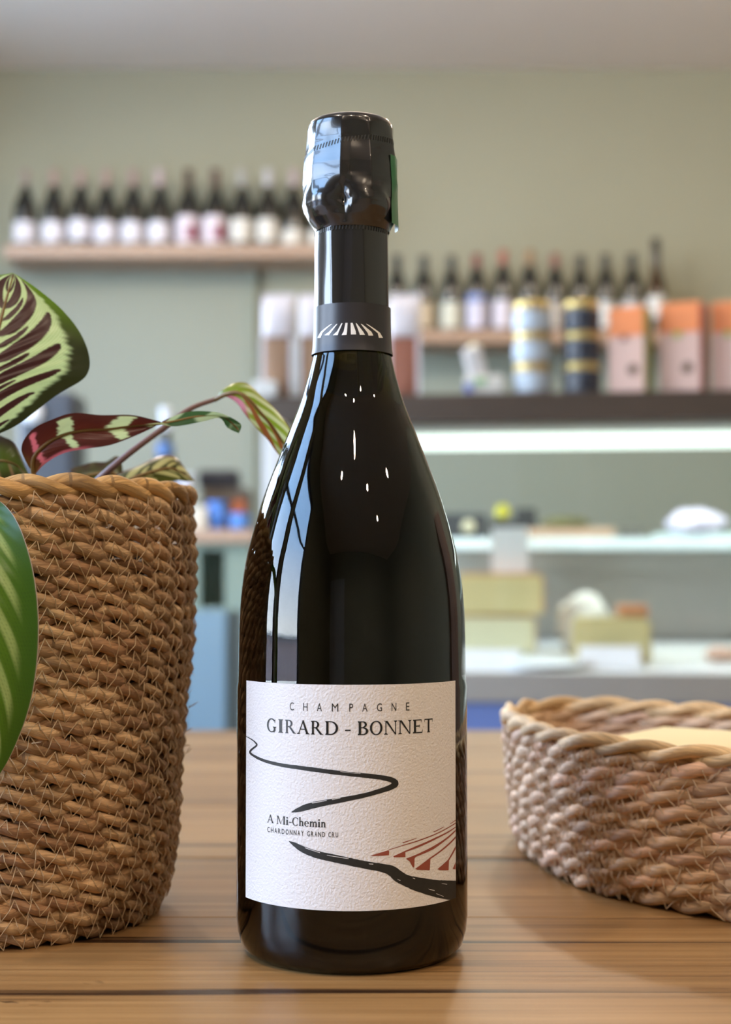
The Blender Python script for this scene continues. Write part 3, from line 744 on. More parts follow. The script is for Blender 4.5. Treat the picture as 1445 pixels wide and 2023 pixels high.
# shallow oval basket on the right
OVR = 0.0
oc = Vector((0.200, 0.700))
ob_ = thing('bread_basket', 'shallow oval woven basket holding cream paper bags at the right', 'basket', (oc.x - .003, oc.y, TZ + .0011), OVR)
OUT = [(.325, .655), (.315, .600), (.275, .560), (.210, .570), (.150, .609), (.114, .648), (.096, .674), (.085, .708), (.0775, .750), (.0755, .790), (.081, .832), (.097, .860),
       (.123, .868), (.156, .851), (.200, .816), (.248, .772), (.298, .715)]
OUT = list(reversed(OUT))
_P = [Vector(p) - oc for p in crom([OUT[-1]] + OUT + OUT[:2], (len(OUT) + 2) * 24 + 1)[24:-24]]
_M = len(_P) - 1
_N = []
for i in range(_M + 1):
    d_ = (_P[(i + 3) % _M] - _P[(i - 3) % _M]).normalized(); _N.append(Vector((d_.y, -d_.x)))
def oval(ins, ph=0.0):
    def f(t):
        x = ((t + ph) % 1.0) * _M; i = int(x) % _M; fr = x - int(x)
        p = _P[i].lerp(_P[i + 1], fr) + _N[i].lerp(_N[(i + 1) % _M], fr) * ins
        return (p.x, p.y)
    return f
OCOL = [lin(232, 200, 170), lin(224, 190, 158), lin(240, 210, 180), lin(216, 180, 150), lin(234, 196, 170)]
nrow = 10; hr = 0.0625 / nrow; tv = []; tf = []
for i in range(nrow):
    z = hr * .66 + i * hr; k = i / (nrow - 1); ins = -.007 * (1 - k) ** 1.6 - (.003 if i == 0 else 0)
    path = oval(ins * .6 - .0035, .003 * i)
    rope_row('rope_coil', ob_, path, z, hr * 1.2, .0013, .044 + rnd.uniform(-.005, .005), 300 + i, OCOL, .85, 10, 1.0, rnd.random(), -1)
    zigzag(tv, tf, path, hr * .50, z - hr * .70, z + hr * .70, 76, .00030, rnd)
rope_row('braided_rim', ob_, oval(-.003), hr * .6 + nrow * hr + .0004, hr * 1.35, .0013, .058, 78, [lin(232, 200, 154), lin(222, 188, 142)], 1.0, 10, tw=-1)
stuff(mesh('stitching_thread', tv, tf, mat('pale_thread', (0.50, 0.37, 0.255), .6, noise_=(300, .2)), ob_, False))
vs = [(0, 0, .004)]; fs = []
f0 = oval(-.012); nn = 96
for i in range(nn): p = f0(i / nn); vs.append((p[0], p[1], .0035))
for i in range(nn): fs.append((0, 1 + i, 1 + (i + 1) % nn))
mesh('basket_base', vs, fs, MATS['seagrass_base'], ob_, False)
# cream paper bags lying in it
M_CREAM = mat('cream_paper', lin(232, 212, 160), .7, noise_=(40, .04))
def bag_stack():
    a = at(1232, 1428, 0.80)
    zt_ = TZ + .062
    for i in range(5):
        z0 = TZ + .0085 + i * .0115
        v0 = Vector((0.185 + .0022 * (i % 3), 0.66 - .003 * i))
        bm = bmesh.new(); box_bm(bm, -.066, .085, -.042, .042, 0, .0111, .0016, 2)
        o = bmobj('paper_bag', bm, M_CREAM, None)
        o.location = (.181 - .0015 * (i % 2), .690 + .0006 * i, z0); o.rotation_euler = (0, 0, R(-37) + R(.8) * (i - 2))
        tag(o, 'flat cream paper bag in the oval basket, %s' % ['at the bottom of its pile', 'second from the bottom of its pile', 'in the middle of its pile', 'second from the top of its pile', 'topmost of its pile'][i], 'paper bag', 'cream paper bags in the basket')
bag_stack()

# ------------------------------------------------------------------ calathea plant
M_LEAF = attr_mat('leaf', 0.32, translucent=0.42, spec=0.5)
plant = thing('calathea_plant', 'patterned prayer plant with purple and green striped leaves in the tall basket', 'plant', (BKX, BKD, TZ + .0062))
PO = Vector((BKX, BKD, TZ + .0062))
lathe('nursery_pot', [(0, 0), (.052, 0), (.064, .14), (.066, .14), (.066, .146), (.0625, .146), (.061, .13), (0, .13)], mat('black_plastic', (.02, .02, .02), .5, noise_=(40, .1)), plant, 48, None, False, False)
lathe('soil', [(.0605, .1305), (.05, .134), (.02, .136), (0, .1355)], mat('soil', (.035, .022, .014), .95, noise_=(120, .5), bump=(150, 1, .004)), plant, 32, None, False, False)
M_STEM = mat('leaf_stem', lin(120, 90, 40), .45, noise_=(60, .2))
def smooth(a, b, x):
    t = min(1, max(0, (x - a) / (b - a))); return t * t * (3 - 2 * t)
def mixc(a, b, t): return tuple(p + (q - p) * t for p, q in zip(a, b))
PAL = lin(196, 212, 158); MAR = lin(58, 28, 26); GRN = lin(96, 128, 22); DKG = lin(44, 46, 20)
def blotch(u, v, N, k, seed, lo=.04, hi=.70, wid=.30):
    """dark feather-shaped patches between the side veins; long ones alternate with short ones near the midrib"""
    s = (u - k * v ** 1.25) * N; i = math.floor(s); fr = s - i; best = 0.0
    for (c_, w_, h_) in ((.38, wid, hi + .08 * noise.noise((i * 1.7, seed, 0))), (.88, wid * .42, hi * .5 + .1 * noise.noise((i * 2.3, seed, 8)))):
        h_ += .025 * noise.noise((u * 90, v * 6, seed)); x = (v - lo) / max(.05, h_ - lo)
        if 0 <= x <= 1:
            pr = min(1, x * 3 + .25) ** .7 * (1 - x ** 6) ** .6
            e = abs(fr - c_) - w_ * pr - .018 * noise.noise((u * 130, v * 12, seed + 3))
            best = max(best, 1 - smooth(-.025, .025, e))
    return best
def leaf(name, left, mid, right, colf, nu=150, nv=36, ruff=0.0, lab_=None):
    """left / mid / right: (px, py, depth) points from base to tip"""
    Lp = crom([at(*p) for p in left], nu); Mp = crom([at(*p) for p in mid], nu); Rp = crom([at(*p) for p in right], nu)
    vs = []; fs = []; col = []
    for i in range(nu):
        u = i / (nu - 1); l, m_, r = Vector(Lp[i]), Vector(Mp[i]), Vector(Rp[i])
        for j in range(2 * nv + 1):
            v = j / nv - 1; e = l if v < 0 else r; w = abs(v)
            p = m_.lerp(e, w)
            bow = (e - m_).length * .10 * sin(pi * w)
            n_ = (r - l).cross(Vector(Mp[min(i + 1, nu - 1)]) - Vector(Mp[max(i - 1, 0)]))
            if n_.length > 1e-9: n_.normalize()
            p = p + n_ * (bow + ruff * w * w * sin(u * 26 + (0 if v < 0 else 2)) + .0006 * sin((u - .25 * w) * 110) * min(1, w * 4) * (1 - w) * (e - m_).length * 12)
            vs.append(p - PO); c = colf(u, v); col += [c[0], c[1], c[2], 1]
    w_ = 2 * nv + 1
    for i in range(nu - 1):
        for j in range(w_ - 1): fs.append((i * w_ + j, i * w_ + j + 1, (i + 1) * w_ + j + 1, (i + 1) * w_ + j))
    o = mesh(name, vs, fs, M_LEAF, plant, True, None, {'col': ('FLOAT_COLOR', col)})
    if lab_: o['label'] = lab_
    # raised midrib
    rb = [(Vector(Mp[i]) - PO) for i in range(0, nu, 5)]
    tube('midrib', rb, [.0011 * (1 - .75 * i / len(rb)) for i in range(len(rb))], M_STEM, o, 6)
    return o
def petiole(pts, r0=.0014, r1=.0011, m=M_STEM):
    P = crom([at(*p) for p in pts], 40); return tube('petiole', [Vector(p) - PO for p in P], [r0 + (r1 - r0) * i / 39 for i in range(40)], m, plant, 8)
def vein(u, v, n, k):
    s = (u - k * v ** 1.25) * n; return abs((s % 1) - .5) * 2
def colA(u, v):
    a = abs(v)
    c = mixc(PAL, lin(150, 180, 90), .5 * smooth(.0, .9, vein(u, a, 60, .42)))
    c = mixc(c, MAR, blotch(u, a, 6.6, .42, 2 if v > 0 else 5, .03, .72, .31))
    edge = mixc(DKG, GRN, smooth(.62, .95, u))
    c = mixc(c, edge, smooth(.70, .80, a + .05 * noise.noise((u * 60, a * 3, 1)) - .03 + .06 * smooth(.8, 1, u)))
    c = mixc(lin(88, 60, 30), c, smooth(.012, .03, a))
    return c
leaf('leaf', [(-60, 880, .60), (-150, 850, .60), (-235, 770, .605), (-245, 690, .61), (-190, 610, .615), (-90, 556, .615), (27, 540, .615)],
     [(-60, 880, .60), (-52, 830, .597), (-40, 775, .598), (-24, 720, .60), (-6, 660, .604), (10, 600, .609), (27, 540, .615)],
     [(-60, 880, .60), (30, 842, .606), (112, 780, .612), (171, 742, .616), (170, 682, .618), (118, 606, .618), (27, 540, .615)], colA, 200, 60, .0006, 'upright leaf with dark feather patches on pale green')
petiole([(-20, 985, .64), (-40, 940, .62), (-58, 890, .602), (-60, 878, .60)])
def colB(u, v):
    a = abs(v)
    c = mixc(lin(92, 130, 30), lin(60, 96, 18), smooth(.3, 1, a))
    st = 1 - smooth(.25, .6, vein(u, a, 7.5, .38))
    c = mixc(c, lin(176, 196, 118), st * .75 * (1 - smooth(.62, .80, a)) * smooth(.05, .2, a))
    c = mixc(c, lin(50, 80, 20), .35 * (1 - smooth(0, .35, vein(u, a, 52, .38))))
    c = mixc(c, lin(190, 160, 140), smooth(.978, .99, a))
    return mixc(lin(120, 140, 60), c, smooth(.015, .035, a))
leaf('leaf', [(-75, 955, .575), (-150, 1000, .545), (-215, 1100, .53), (-235, 1230, .525), (-200, 1380, .525), (-130, 1500, .53), (-30, 1572, .535)],
     [(-75, 955, .575), (-70, 1010, .548), (-72, 1110, .530), (-76, 1230, .522), (-72, 1360, .521), (-58, 1480, .527), (-30, 1572, .535)],
     [(-75, 955, .575), (12, 1000, .545), (58, 1095, .534), (77, 1230, .53), (64, 1375, .53), (22, 1492, .533), (-30, 1572, .535)], colB, 200, 48, 0, 'drooping green leaf hanging over the basket front')
petiole([(-45, 960, .64), (-60, 925, .62), (-72, 930, .59), (-75, 957, .575)])
PINK = lin(214, 110, 120)
def colC(u, v):
    a = abs(v)
    if u < .60:
        c = mixc(lin(92, 40, 28), lin(70, 30, 26), a)
        for (uc, w0, w1, cc, lim) in ((.115, .018, .016, PINK, .9), (.255, .034, .018, PAL, .86), (.445, .040, .026, PAL, .92), (.56, .016, .014, PAL, .8)):
            q = u - uc - (.05 * a if v < 0 else -.04 * a)
            e = abs(q) - (w0 if v < 0 else w1) * (1 - .4 * a) - .012 * noise.noise((u * 60, a * 9, uc * 30))
            c = mixc(c, cc, (1 - smooth(-.006, .006, e)) * (1 - smooth(lim - .05, lim, a)))
        c = mixc(c, PINK, .8 * smooth(.72, .9, a) * (1 - smooth(.2, .3, u)) * (1 if v > 0 else 0))
        c = mixc(c, lin(120, 84, 30), smooth(.10, .0, u))
    else:
        c = mixc(lin(62, 92, 52), lin(178, 196, 150), smooth(.35, .65, sin(u * 34) * .5 + .5) * (1 - smooth(.9, .95, u)))
    return mixc(lin(150, 110, 50), c, smooth(.02, .06, a))
leaf('leaf', [(66, 938, .612), (42, 888, .607), (62, 850, .603), (100, 830, .60), (145, 816, .60), (200, 820, .602), (260, 820, .605), (310, 831, .606), (345, 842, .605), (400, 833, .607), (434, 826, .61), (450, 845, .613), (472, 856, .615)],
     [(66, 940, .612), (66, 905, .61), (92, 876, .608), (128, 858, .607), (168, 850, .607), (212, 848, .608), (260, 842, .61), (305, 838, .611), (338, 834, .612), (390, 823, .613), (434, 821, .614), (456, 834, .615), (474, 852, .615)],
     [(66, 941, .612), (92, 914, .610), (130, 894, .608), (175, 886, .606), (215, 880, .606), (255, 866, .608), (300, 846, .61), (330, 828, .612), (375, 813, .613), (425, 814, .612), (455, 824, .613), (476, 838, .615), (475, 850, .615)], colC, 220, 26, 0, 'twisted purple leaf with pale bars and a curled tip')
petiole([(60, 1000, .64), (66, 975, .62), (68, 952, .612), (66, 938, .611)], .0016, .0012)
def colD(u, v):
    a = abs(v)
    c = mixc(lin(120, 150, 26), lin(150, 160, 60), a)
    c = mixc(c, lin(204, 214, 166), .8 * smooth(.35, .7, sin((u * 1.2 + v * .5) * 26) * .5 + .5) * smooth(.25, .4, u))
    if v > 0: c = mixc(c, lin(150, 88, 50), smooth(.35, .6, sin((u * 1.0 - a * .4) * 20 + 2) * .5 + .5) * smooth(.15, .3, u))
    if v > .1: c = mixc(c, lin(232, 150, 176), smooth(.40, .60, a) * (1 - smooth(.30, .45, u)))
    c = mixc(c, lin(130, 60, 50), smooth(.95, .98, a))
    return mixc(lin(150, 140, 60), c, smooth(.02, .06, a))
leaf('leaf', [(424, 789, .655), (440, 770, .653), (465, 756, .652), (490, 758, .652), (515, 780, .653), (548, 812, .655), (572, 845, .658), (590, 885, .66), (596, 925, .664)],
     [(424, 790, .655), (447, 779, .648), (470, 776, .645), (492, 789, .644), (512, 812, .645), (538, 842, .648), (558, 872, .652), (576, 902, .658), (596, 930, .664)],
     [(424, 791, .655), (446, 784, .650), (468, 796, .648), (484, 818, .648), (503, 842, .649), (527, 866, .652), (548, 895, .656), (570, 918, .66), (596, 935, .664)], colD, 180, 28, 0, 'arching yellow green leaf with a pink fold')
petiole([(150, 1000, .66), (190, 952, .652), (250, 900, .648), (320, 848, .648), (375, 808, .65), (426, 789, .655)], .0017, .0010, mat('mauve_stem', lin(120, 92, 92), .45, noise_=(60, .15)))
def colE(u, v):
    a = abs(v)
    c = mixc(lin(54, 56, 22), lin(82, 84, 30), a)
    st = blotch(u, a, 4.5, .25, 4, .05, .85, .24)
    c = mixc(c, lin(196, 186, 120), st * .85)
    c = mixc(c, lin(74, 34, 34), smooth(.55, .9, -v))
    return mixc(lin(110, 80, 50), c, smooth(.02, .05, a))
leaf('leaf', [(205, 985, .69), (215, 950, .69), (248, 930, .69), (290, 912, .69), (335, 897, .69), (362, 920, .69), (384, 950, .69)],
     [(205, 985, .69), (228, 965, .68), (262, 945, .678), (300, 932, .678), (336, 925, .68), (362, 936, .684), (384, 950, .69)],
     [(205, 985, .69), (232, 985, .685), (275, 962, .68), (310, 954, .68), (345, 950, .682), (368, 950, .686), (384, 951, .69)], colE, 120, 24, .0004, 'low dark striped leaf at the right of the rim')
leaf('leaf', [(250, 970, .70), (236, 905, .70), (205, 912, .70), (170, 916, .70), (140, 928, .70), (112, 955, .70), (100, 990, .70)],
     [(250, 970, .70), (228, 938, .692), (200, 936, .69), (172, 940, .69), (145, 950, .69), (120, 968, .695), (100, 990, .70)],
     [(250, 970, .70), (225, 970, .69), (200, 972, .686), (175, 975, .686), (150, 980, .69), (125, 986, .695), (100, 990, .70)], lambda u, v: mixc(lin(70, 74, 26), lin(60, 34, 30), smooth(0, 1, -v) * .7 + .25 * sin(u * 40) * .5), 100, 22, .0004, 'low dark green leaf rising just behind the rim')
leaf('leaf', [(-70, 1000, .655), (-60, 930, .655), (-40, 880, .655), (-18, 862, .655), (6, 862, .655), (34, 884, .655), (62, 950, .655)],
     [(-70, 1000, .655), (-46, 960, .65), (-25, 930, .648), (-4, 912, .648), (14, 912, .648), (36, 922, .65), (62, 950, .655)],
     [(-70, 1000, .655), (-30, 990, .65), (-8, 975, .648), (10, 962, .648), (28, 956, .648), (46, 952, .65), (62, 952, .655)], lambda u, v: mixc(mixc(lin(74, 84, 24), lin(52, 40, 24), smooth(.2, .9, abs(v))), lin(170, 120, 90), .5 * smooth(.8, 1, sin(u * 30) * .5 + .5) * smooth(-.2, .4, v)), 100, 22, .0004, 'small dark leaf at the left edge of the rim')

# ------------------------------------------------------------------ background wine bottles
M_DGLASS = mat('black_glass', (0.010, 0.011, 0.009), 0.08, spec=.6, noise_=(20, .2))
M_BROWN = mat('brown_glass', (0.045, 0.022, 0.008), 0.08, spec=.6, noise_=(20, .2))
def colmat(key, rgb, rough=.55): return mat(key, lin(*rgb), rough, noise_=(60, .04))
def wine_proto(name, label, loc, h, r, shoulder, capm, labm, z0, z1, group, glassm=M_DGLASS):
    o = thing(name, label, 'bottle', loc, 0, group)
    rn = .0148
    pr = [(0, .004), (r * .8, 0), (r * .95, .002), (r, .008), (r, shoulder)]
    n = 12; sh = h * .30
    for i in range(1, n + 1):
        t = i / n; pr.append((rn + (r - rn) * (0.5 + .5 * cos(pi * t ** .9)), shoulder + sh * t))
    pr += [(rn * .95, h - .012), (rn * 1.08, h - .011), (rn * 1.08, h - .003), (0, h)]
    lathe('glass_body', pr, glassm, o, 24, None, False, False)
    lathe('foil_cap', [(rn * 1.06, h - .062), (rn * 1.04, h - .02), (rn * 1.16, h - .013), (rn * 1.16, h + .0005), (0, h + .0010)], capm, o, 24, None, False, False)
    vs, fs = lathe_data([(r + .0006, z0), (r + .0006, z1)], 24, False, False)
    mesh('label', vs, fs, labm, o)
    return o
# high shelf on the left
dS = 5.46
zS = at(300, 488, dS - .06).z
shl = box('wall_shelf', at(20, 500, dS).x, at(650, 500, dS).x, WY1 - .26, WY1, zS - .045, zS, M_SHELF, None, .003)
tag(shl, 'long pale wood wall shelf under the row of twelve wine bottles, upper left', 'shelf')
GL = 'wine bottles on the left wall shelf'
capsL = [(150, 135, 125), (165, 140, 130), (165, 140, 130), (165, 140, 130), (160, 135, 128), (185, 165, 165), (70, 48, 36), (80, 52, 44), (170, 168, 162), (190, 188, 190), (178, 160, 160), (178, 160, 160)]
xsL = [49, 105, 158, 209, 262, 315, 372, 425, 478, 530, 581, 634]
protoL = wine_proto('wine_bottle', 'x', (0, 0, 0), .300, .0415, .155, colmat('cap_a', capsL[0]), colmat('lab_white', (226, 220, 226)), .025, .100, GL)
protoT = wine_proto('wine_bottle', 'x', (0, 0, 0), .300, .0430, .155, colmat('cap_b', capsL[6]), colmat('lab_pinkish', (226, 212, 218)), .020, .122, GL)
# dark red print on the two pinkish labels
def patch(name, r, a0, a1, z0, z1, m, parent):
    vs = []; fs = []
    for i in range(9):
        a = a0 + (a1 - a0) * i / 8
        for z in (z0, z1 - (z1 - z0) * .35 * abs(i - 4) / 4): vs.append((r * sin(a), -r * cos(a), z))
    for i in range(8): fs.append((2 * i, 2 * i + 2, 2 * i + 3, 2 * i + 1))
    return mesh(name, vs, fs, m, parent)
patch('printed_patch', .0440, R(-5), R(60), .035, .095, colmat('wine_red_print', (140, 60, 80)), protoT)
desc = ['plain white label and dull foil', 'plain white label and pinkish foil', 'slightly taller white label', 'white label and beige foil', 'white label and grey pink foil', 'white label and pale foil',
        'red patched label and brown foil', 'red patched label and reddish foil', 'cream label and silver grey foil', 'cream label and pale silver foil', 'low cream label beside the champagne foil', 'low cream label half hidden by champagne']
for i, x in enumerate(xsL):
    p = at(x, 488, dS); src = protoT if i in (6, 7) else protoL
    lb = '%s bottle from the left on high shelf, %s' % (ORD[i], desc[i])
    if i == 0: o = protoL; o.location = (p.x, dS, zS); o['label'] = lb
    elif i == 6: o = protoT; o.location = (p.x, dS, zS); o['label'] = lb
    else: o = dup(src, (p.x, dS, zS), lb, GL)
    o.rotation_euler = (0, 0, R(3) * sin(i * 2.1))
    override(child(o, 'foil_cap'), colmat('capL_%d' % i, capsL[i]))
    if i >= 8: override(child(o, 'label'), colmat('lab_cream', (222, 216, 206)))
    if i >= 10:
        l = child(o, 'label'); l.scale = (1, 1, .70)
    if i in (8, 9): child(o, 'label').scale = (1.0, 1.0, 1.12)
    if i == 2: child(o, 'label').location = (0, 0, .008)
# shelf on the right
dT = 5.46
zT = at(900, 655, dT - .06).z
shr = box('wall_shelf', at(745, 660, dT).x, at(1345, 660, dT).x, WY1 - .26, WY1, zT - .045, zT, M_SHELF, None, .003)
tag(shr, 'lower pale wood wall shelf behind the jars and cartons at the right', 'shelf')
GR_ = 'wine bottles on the right wall shelf'
rowR = [(785, .290, (40, 40, 40), (214, 210, 200), 'behind the clear bag'), (838, .288, (45, 45, 42), (196, 178, 150), 'with a tan label'), (893, .288, (48, 48, 46), (206, 204, 186), 'with a pale cream label'), (943, .295, (120, 60, 52), (208, 204, 222), 'with a blue topped label and red foil'),
        (995, .308, (160, 92, 76), (212, 204, 214), 'with a lilac white label and orange foil'), (1047, .308, (150, 118, 84), (190, 186, 176), 'with a tan foil behind the first jar stack'), (1098, .296, (130, 80, 70), (178, 168, 158), 'with a dull red foil between the two jar stacks'),
        (1148, .290, (52, 48, 44), (200, 196, 190), 'hidden behind the black jar stack'), (1198, .294, (46, 44, 42), (212, 210, 206), 'with a white label right of the black jars'), (1250, .296, (50, 46, 42), (206, 200, 196), 'above the first carton'), (1298, .352, (44, 34, 26), (214, 212, 208), 'and tallest with a slim brown neck')]
protoR = None
for i, (x, h, cc, lc, ds) in enumerate(rowR):
    p = at(x, 655, dT); lb = '%s bottle on lower right shelf, %s' % (ORD[i], ds)
    if protoR is None:
        protoR = wine_proto('wine_bottle', lb, (0, 0, 0), .290, .0385, .165, colmat('capR', cc), colmat('labR', lc), .018, .115, GR_); o = protoR; o.location = (p.x, dT, zT)
    elif i == 10:
        o = wine_proto('wine_bottle', lb, (p.x, dT, zT), h, .0375, .150, colmat('capR_10', cc), colmat('labR_10', lc), .055, .135, GR_, M_BROWN)
    else: o = dup(protoR, (p.x, dT, zT), lb, GR_)
    if i not in (0, 10): o.scale = (1, 1, h / .29)
    override(child(o, 'foil_cap'), colmat('capR_%d' % i, cc)); override(child(o, 'label'), colmat('labR_%d' % i, lc))
    if i == 3:
        vs, fs = lathe_data([(.0394, .118), (.0394, .138), (.036, .150)], 24, False, False); mesh('label_band', vs, fs, colmat('lab_blue', (104, 128, 190)), o)
    if i == 5:
        vs, fs = lathe_data([(.0215, .202), (.0185, .222)], 24, False, False); mesh('neck_label', vs, fs, colmat('lab_neck', (170, 164, 150)), o)

# ------------------------------------------------------------------ deli display case
PSI = R(6.5); CO = at(722.5, 1140, 3.05)
EX = Vector((cos(PSI), -sin(PSI), 0)); EY = Vector((sin(PSI), cos(PSI), 0))
def cat_(px, py, ly):
    r = ray(px, py); t = (ly + CO.y * EY.y + CO.x * EY.x) / (r.x * EY.x + r.y * EY.y)
    return Vector((r.x * t, r.y * t, CZ + r.z * t))
def cl(px, py, ly):
    """case-local coordinates"""
    p = cat_(px, py, ly) - CO; return (p.dot(EX), p.dot(EY), p.z + CO.z)
case = thing('display_case', 'long glass fronted deli display case with dark wooden top and lit strip', 'display case', (CO.x, CO.y, 0), -PSI)
M_STEEL = mat('brushed_steel', (.50, .50, .49), .38, .75, noise_=(15, .06))
M_BLUE = mat('periwinkle_panel', lin(108, 130, 190), .35, noise_=(5, .03))
xl = cl(533, 1000, .05)[0]; xr_ = 1.75
ztop_ = cl(1000, 776, .10)[2]; zbot_ = cl(1000, 832, .10)[2]
box('top_slab', xl - .02, xr_, .10, .62, zbot_, ztop_, M_DARKWOOD, case, .004)
# light hood and strip
zl1 = cl(1000, 859, .30)[2]; zl0 = cl(1000, 886, .30)[2]
box('light_hood', xl + .01, xr_ - .01, .135, .31, zl1 + .001, zbot_ - .001, mat('hood_metal', (.30, .28, .26), .5, .2, noise_=(10, .05)), case, .002)
box('light_strip', xl + .02, xr_ - .02, .29, .315, zl0, zl1, mat('led_strip', (.9, .97, .93), .5, emit=((.86, 1.0, .93), 1.5)), case, .004)
l = bpy.data.lights.new('strip_light', 'AREA'); l.shape = 'RECTANGLE'; l.size = 1.7; l.size_y = .02; l.energy = 6.0; l.color = (.90, 1.0, .96)
o = bpy.data.objects.new('strip_light', l); C.objects.link(o); o.parent = case; o.location = (.72, .30, zl0 - .002)
zdeckf = cl(1000, 1330, .0)[2]; zdeckb = cl(1000, 1262, .62)[2]
# sloping deck
vs = [(xl + .02, .02, zdeckf), (xr_ - .02, .02, zdeckf), (xr_ - .02, .60, zdeckb), (xl + .02, .60, zdeckb)]
vs += [(x, y, z - .02) for x, y, z in vs]
mesh('deck', vs, [(0, 1, 2, 3), (7, 6, 5, 4), (0, 4, 5, 1), (1, 5, 6, 2), (2, 6, 7, 3), (3, 7, 4, 0)], M_WHITE, case, False)
zs1 = cl(1000, 1063, .42)[2]; zs0 = cl(1000, 1086, .42)[2]
box('middle_shelf', xl + .03, xr_ - .03, .42, .60, zs0, zs1, mat('shelf_glass_edge', lin(206, 218, 222), .25, noise_=(8, .03)), case, .002)
box('rear_panel', xl + .03, xr_ - .03, .605, .62, zdeckb - .02, zs0 - .001, M_STEEL, case, .001)
box('shelf_bracket', xl + .03, xr_ - .03, .56, .604, zs0 - .045, zs0 - .002, M_STEEL, case, .002)
zr1 = zdeckf - .021; zr0 = cl(1000, 1387, .0)[2]
box('front_rail', xl, xr_, -.01, .03, zr0, zdeckf + .004, M_STEEL, case, .004)
box('front_panel', xl, xr_, .0, .03, .08, zr0 - .001, M_BLUE, case, .004)
box('body', xl + .01, xr_ - .01, .032, .62, .08, zdeckf - .025, mat('case_body', (.55, .56, .56), .5, noise_=(5, .03)), case, .004)
box('plinth', xl + .04, xr_ - .04, .06, .58, .0, .079, mat('plinth_black', (.03, .03, .03), .6, noise_=(5, .1)), case, 0)
box('end_frame', xl - .012, xl + .028, .04, .09, zdeckf + .005, zbot_ - .001, M_WHITE, case, .004)
box('end_frame', xl - .012, xl + .028, .575, .62, zdeckb + .001, zbot_ - .001, M_WHITE, case, .004)
box('end_pane', xl + .004, xl + .012, .091, .574, zdeckf + .03, zbot_ - .002, CASEGLASS, case, 0)
gx = [xl + .03, .45, 1.1, xr_]
for a_, b_ in zip(gx, gx[1:]):
    box('front_pane', a_ + .002, b_ - .002, .108, .114, zdeckf + .012, zbot_ - .002, CASEGLASS, case, 0)

def place(o, px, py, ly, z=None, rz=0.0):
    p = cat_(px, py, ly); o.location = (p.x, p.y, p.z if z is None else z); o.rotation_euler = (0, 0, -PSI + rz); return o
S_ = lambda ly: (CO.y + ly) / F                       # metres per pixel at that depth
# jars in two stacks
M_GOLD = mat('gold_lid', lin(214, 190, 120), .28, .7, noise_=(40, .05))
def jar_proto(labm, bodym):
    o = thing('preserve_jar', 'x', 'jar', (0, 0, 0), 0)
    r = .0400; h = .0655
    lathe('jar_body', [(0, .001), (r * .85, 0), (r, .005), (r, h * .68), (r * .93, h * .76), (r * .90, h * .80), (0, h * .80)], bodym, o, 32, None, False, False)
    lathe('gold_lid', [(r * .95, h * .74), (r * .98, h * .75), (r * .98, h * .965), (r * .93, h), (0, h * .985)], M_GOLD, o, 32, None, False, False)
    vs, fs = lathe_data([(r + .0006, h * .10), (r + .0006, h * .66)], 32, False, False); mesh('jar_label', vs, fs, labm, o)
    return o, h
jl, jh = jar_proto(colmat('jar_label_pale', (186, 200, 214)), mat('terrine', lin(190, 190, 196), .2, noise_=(50, .1)))
jd, _ = jar_proto(mat('jar_label_dark', lin(56, 60, 72), .25, noise_=(50, .1)), mat('dark_jar', lin(96, 104, 118), .15, noise_=(50, .1)))
pos = ['bottom', 'middle', 'top']
for i in range(3):
    for (src, x, nm, g) in ((jl, 1053, 'gold lidded jar with a pale blue label', 'pale labelled jars on the case'), (jd, 1150, 'gold lidded jar with a black label', 'black labelled jars on the case')):
        lb = '%s, at the %s of its stack' % (nm, pos[i])
        o = src if i == 0 else dup(src, (0, 0, 0), lb)
        o['label'] = lb; o['group'] = g
        place(o, x, 770, .15 if src is jl else .155, ztop_ + i * jh, R(6) * sin(i * 2 + x))
        if src is jd: o.scale = (1.0, 1.0, 1.0)
# white and blue tipped dispenser
o = thing('squat_dispenser', 'small white dispenser with a cream round cap, left of the pale jars', 'dispenser', (0, 0, 0))
bm = bmesh.new(); box_bm(bm, -.042, .042, -.03, .03, 0, .040, .006); bmobj('dispenser_base', bm, colmat('off_white', (218, 216, 208)), o)
bm = bmesh.new(); box_bm(bm, -.022, .020, -.02, .02, 0, .075, .010, 3); b_ = bmobj('dispenser_neck', bm, colmat('grey_white', (206, 202, 200)), o); b_.location = (-.010, 0, .030); b_.rotation_euler = (0, R(-14), 0)
bm = bmesh.new(); bmesh.ops.create_uvsphere(bm, u_segments=20, v_segments=14, radius=.017); b_ = bmobj('round_cap', bm, colmat('cream_cap', (232, 226, 190)), o, True); b_.location = (-.022, 0, .094)
box('green_print', -.020, .004, -.0325, -.0302, .018, .034, colmat('pale_green_print', (150, 190, 140)), o, 0); box('blue_print', -.042, -.024, -.0325, -.0302, .004, .022, colmat('pale_blue_print', (110, 126, 200)), o, 0)
place(o, 958, 772, .14, ztop_)
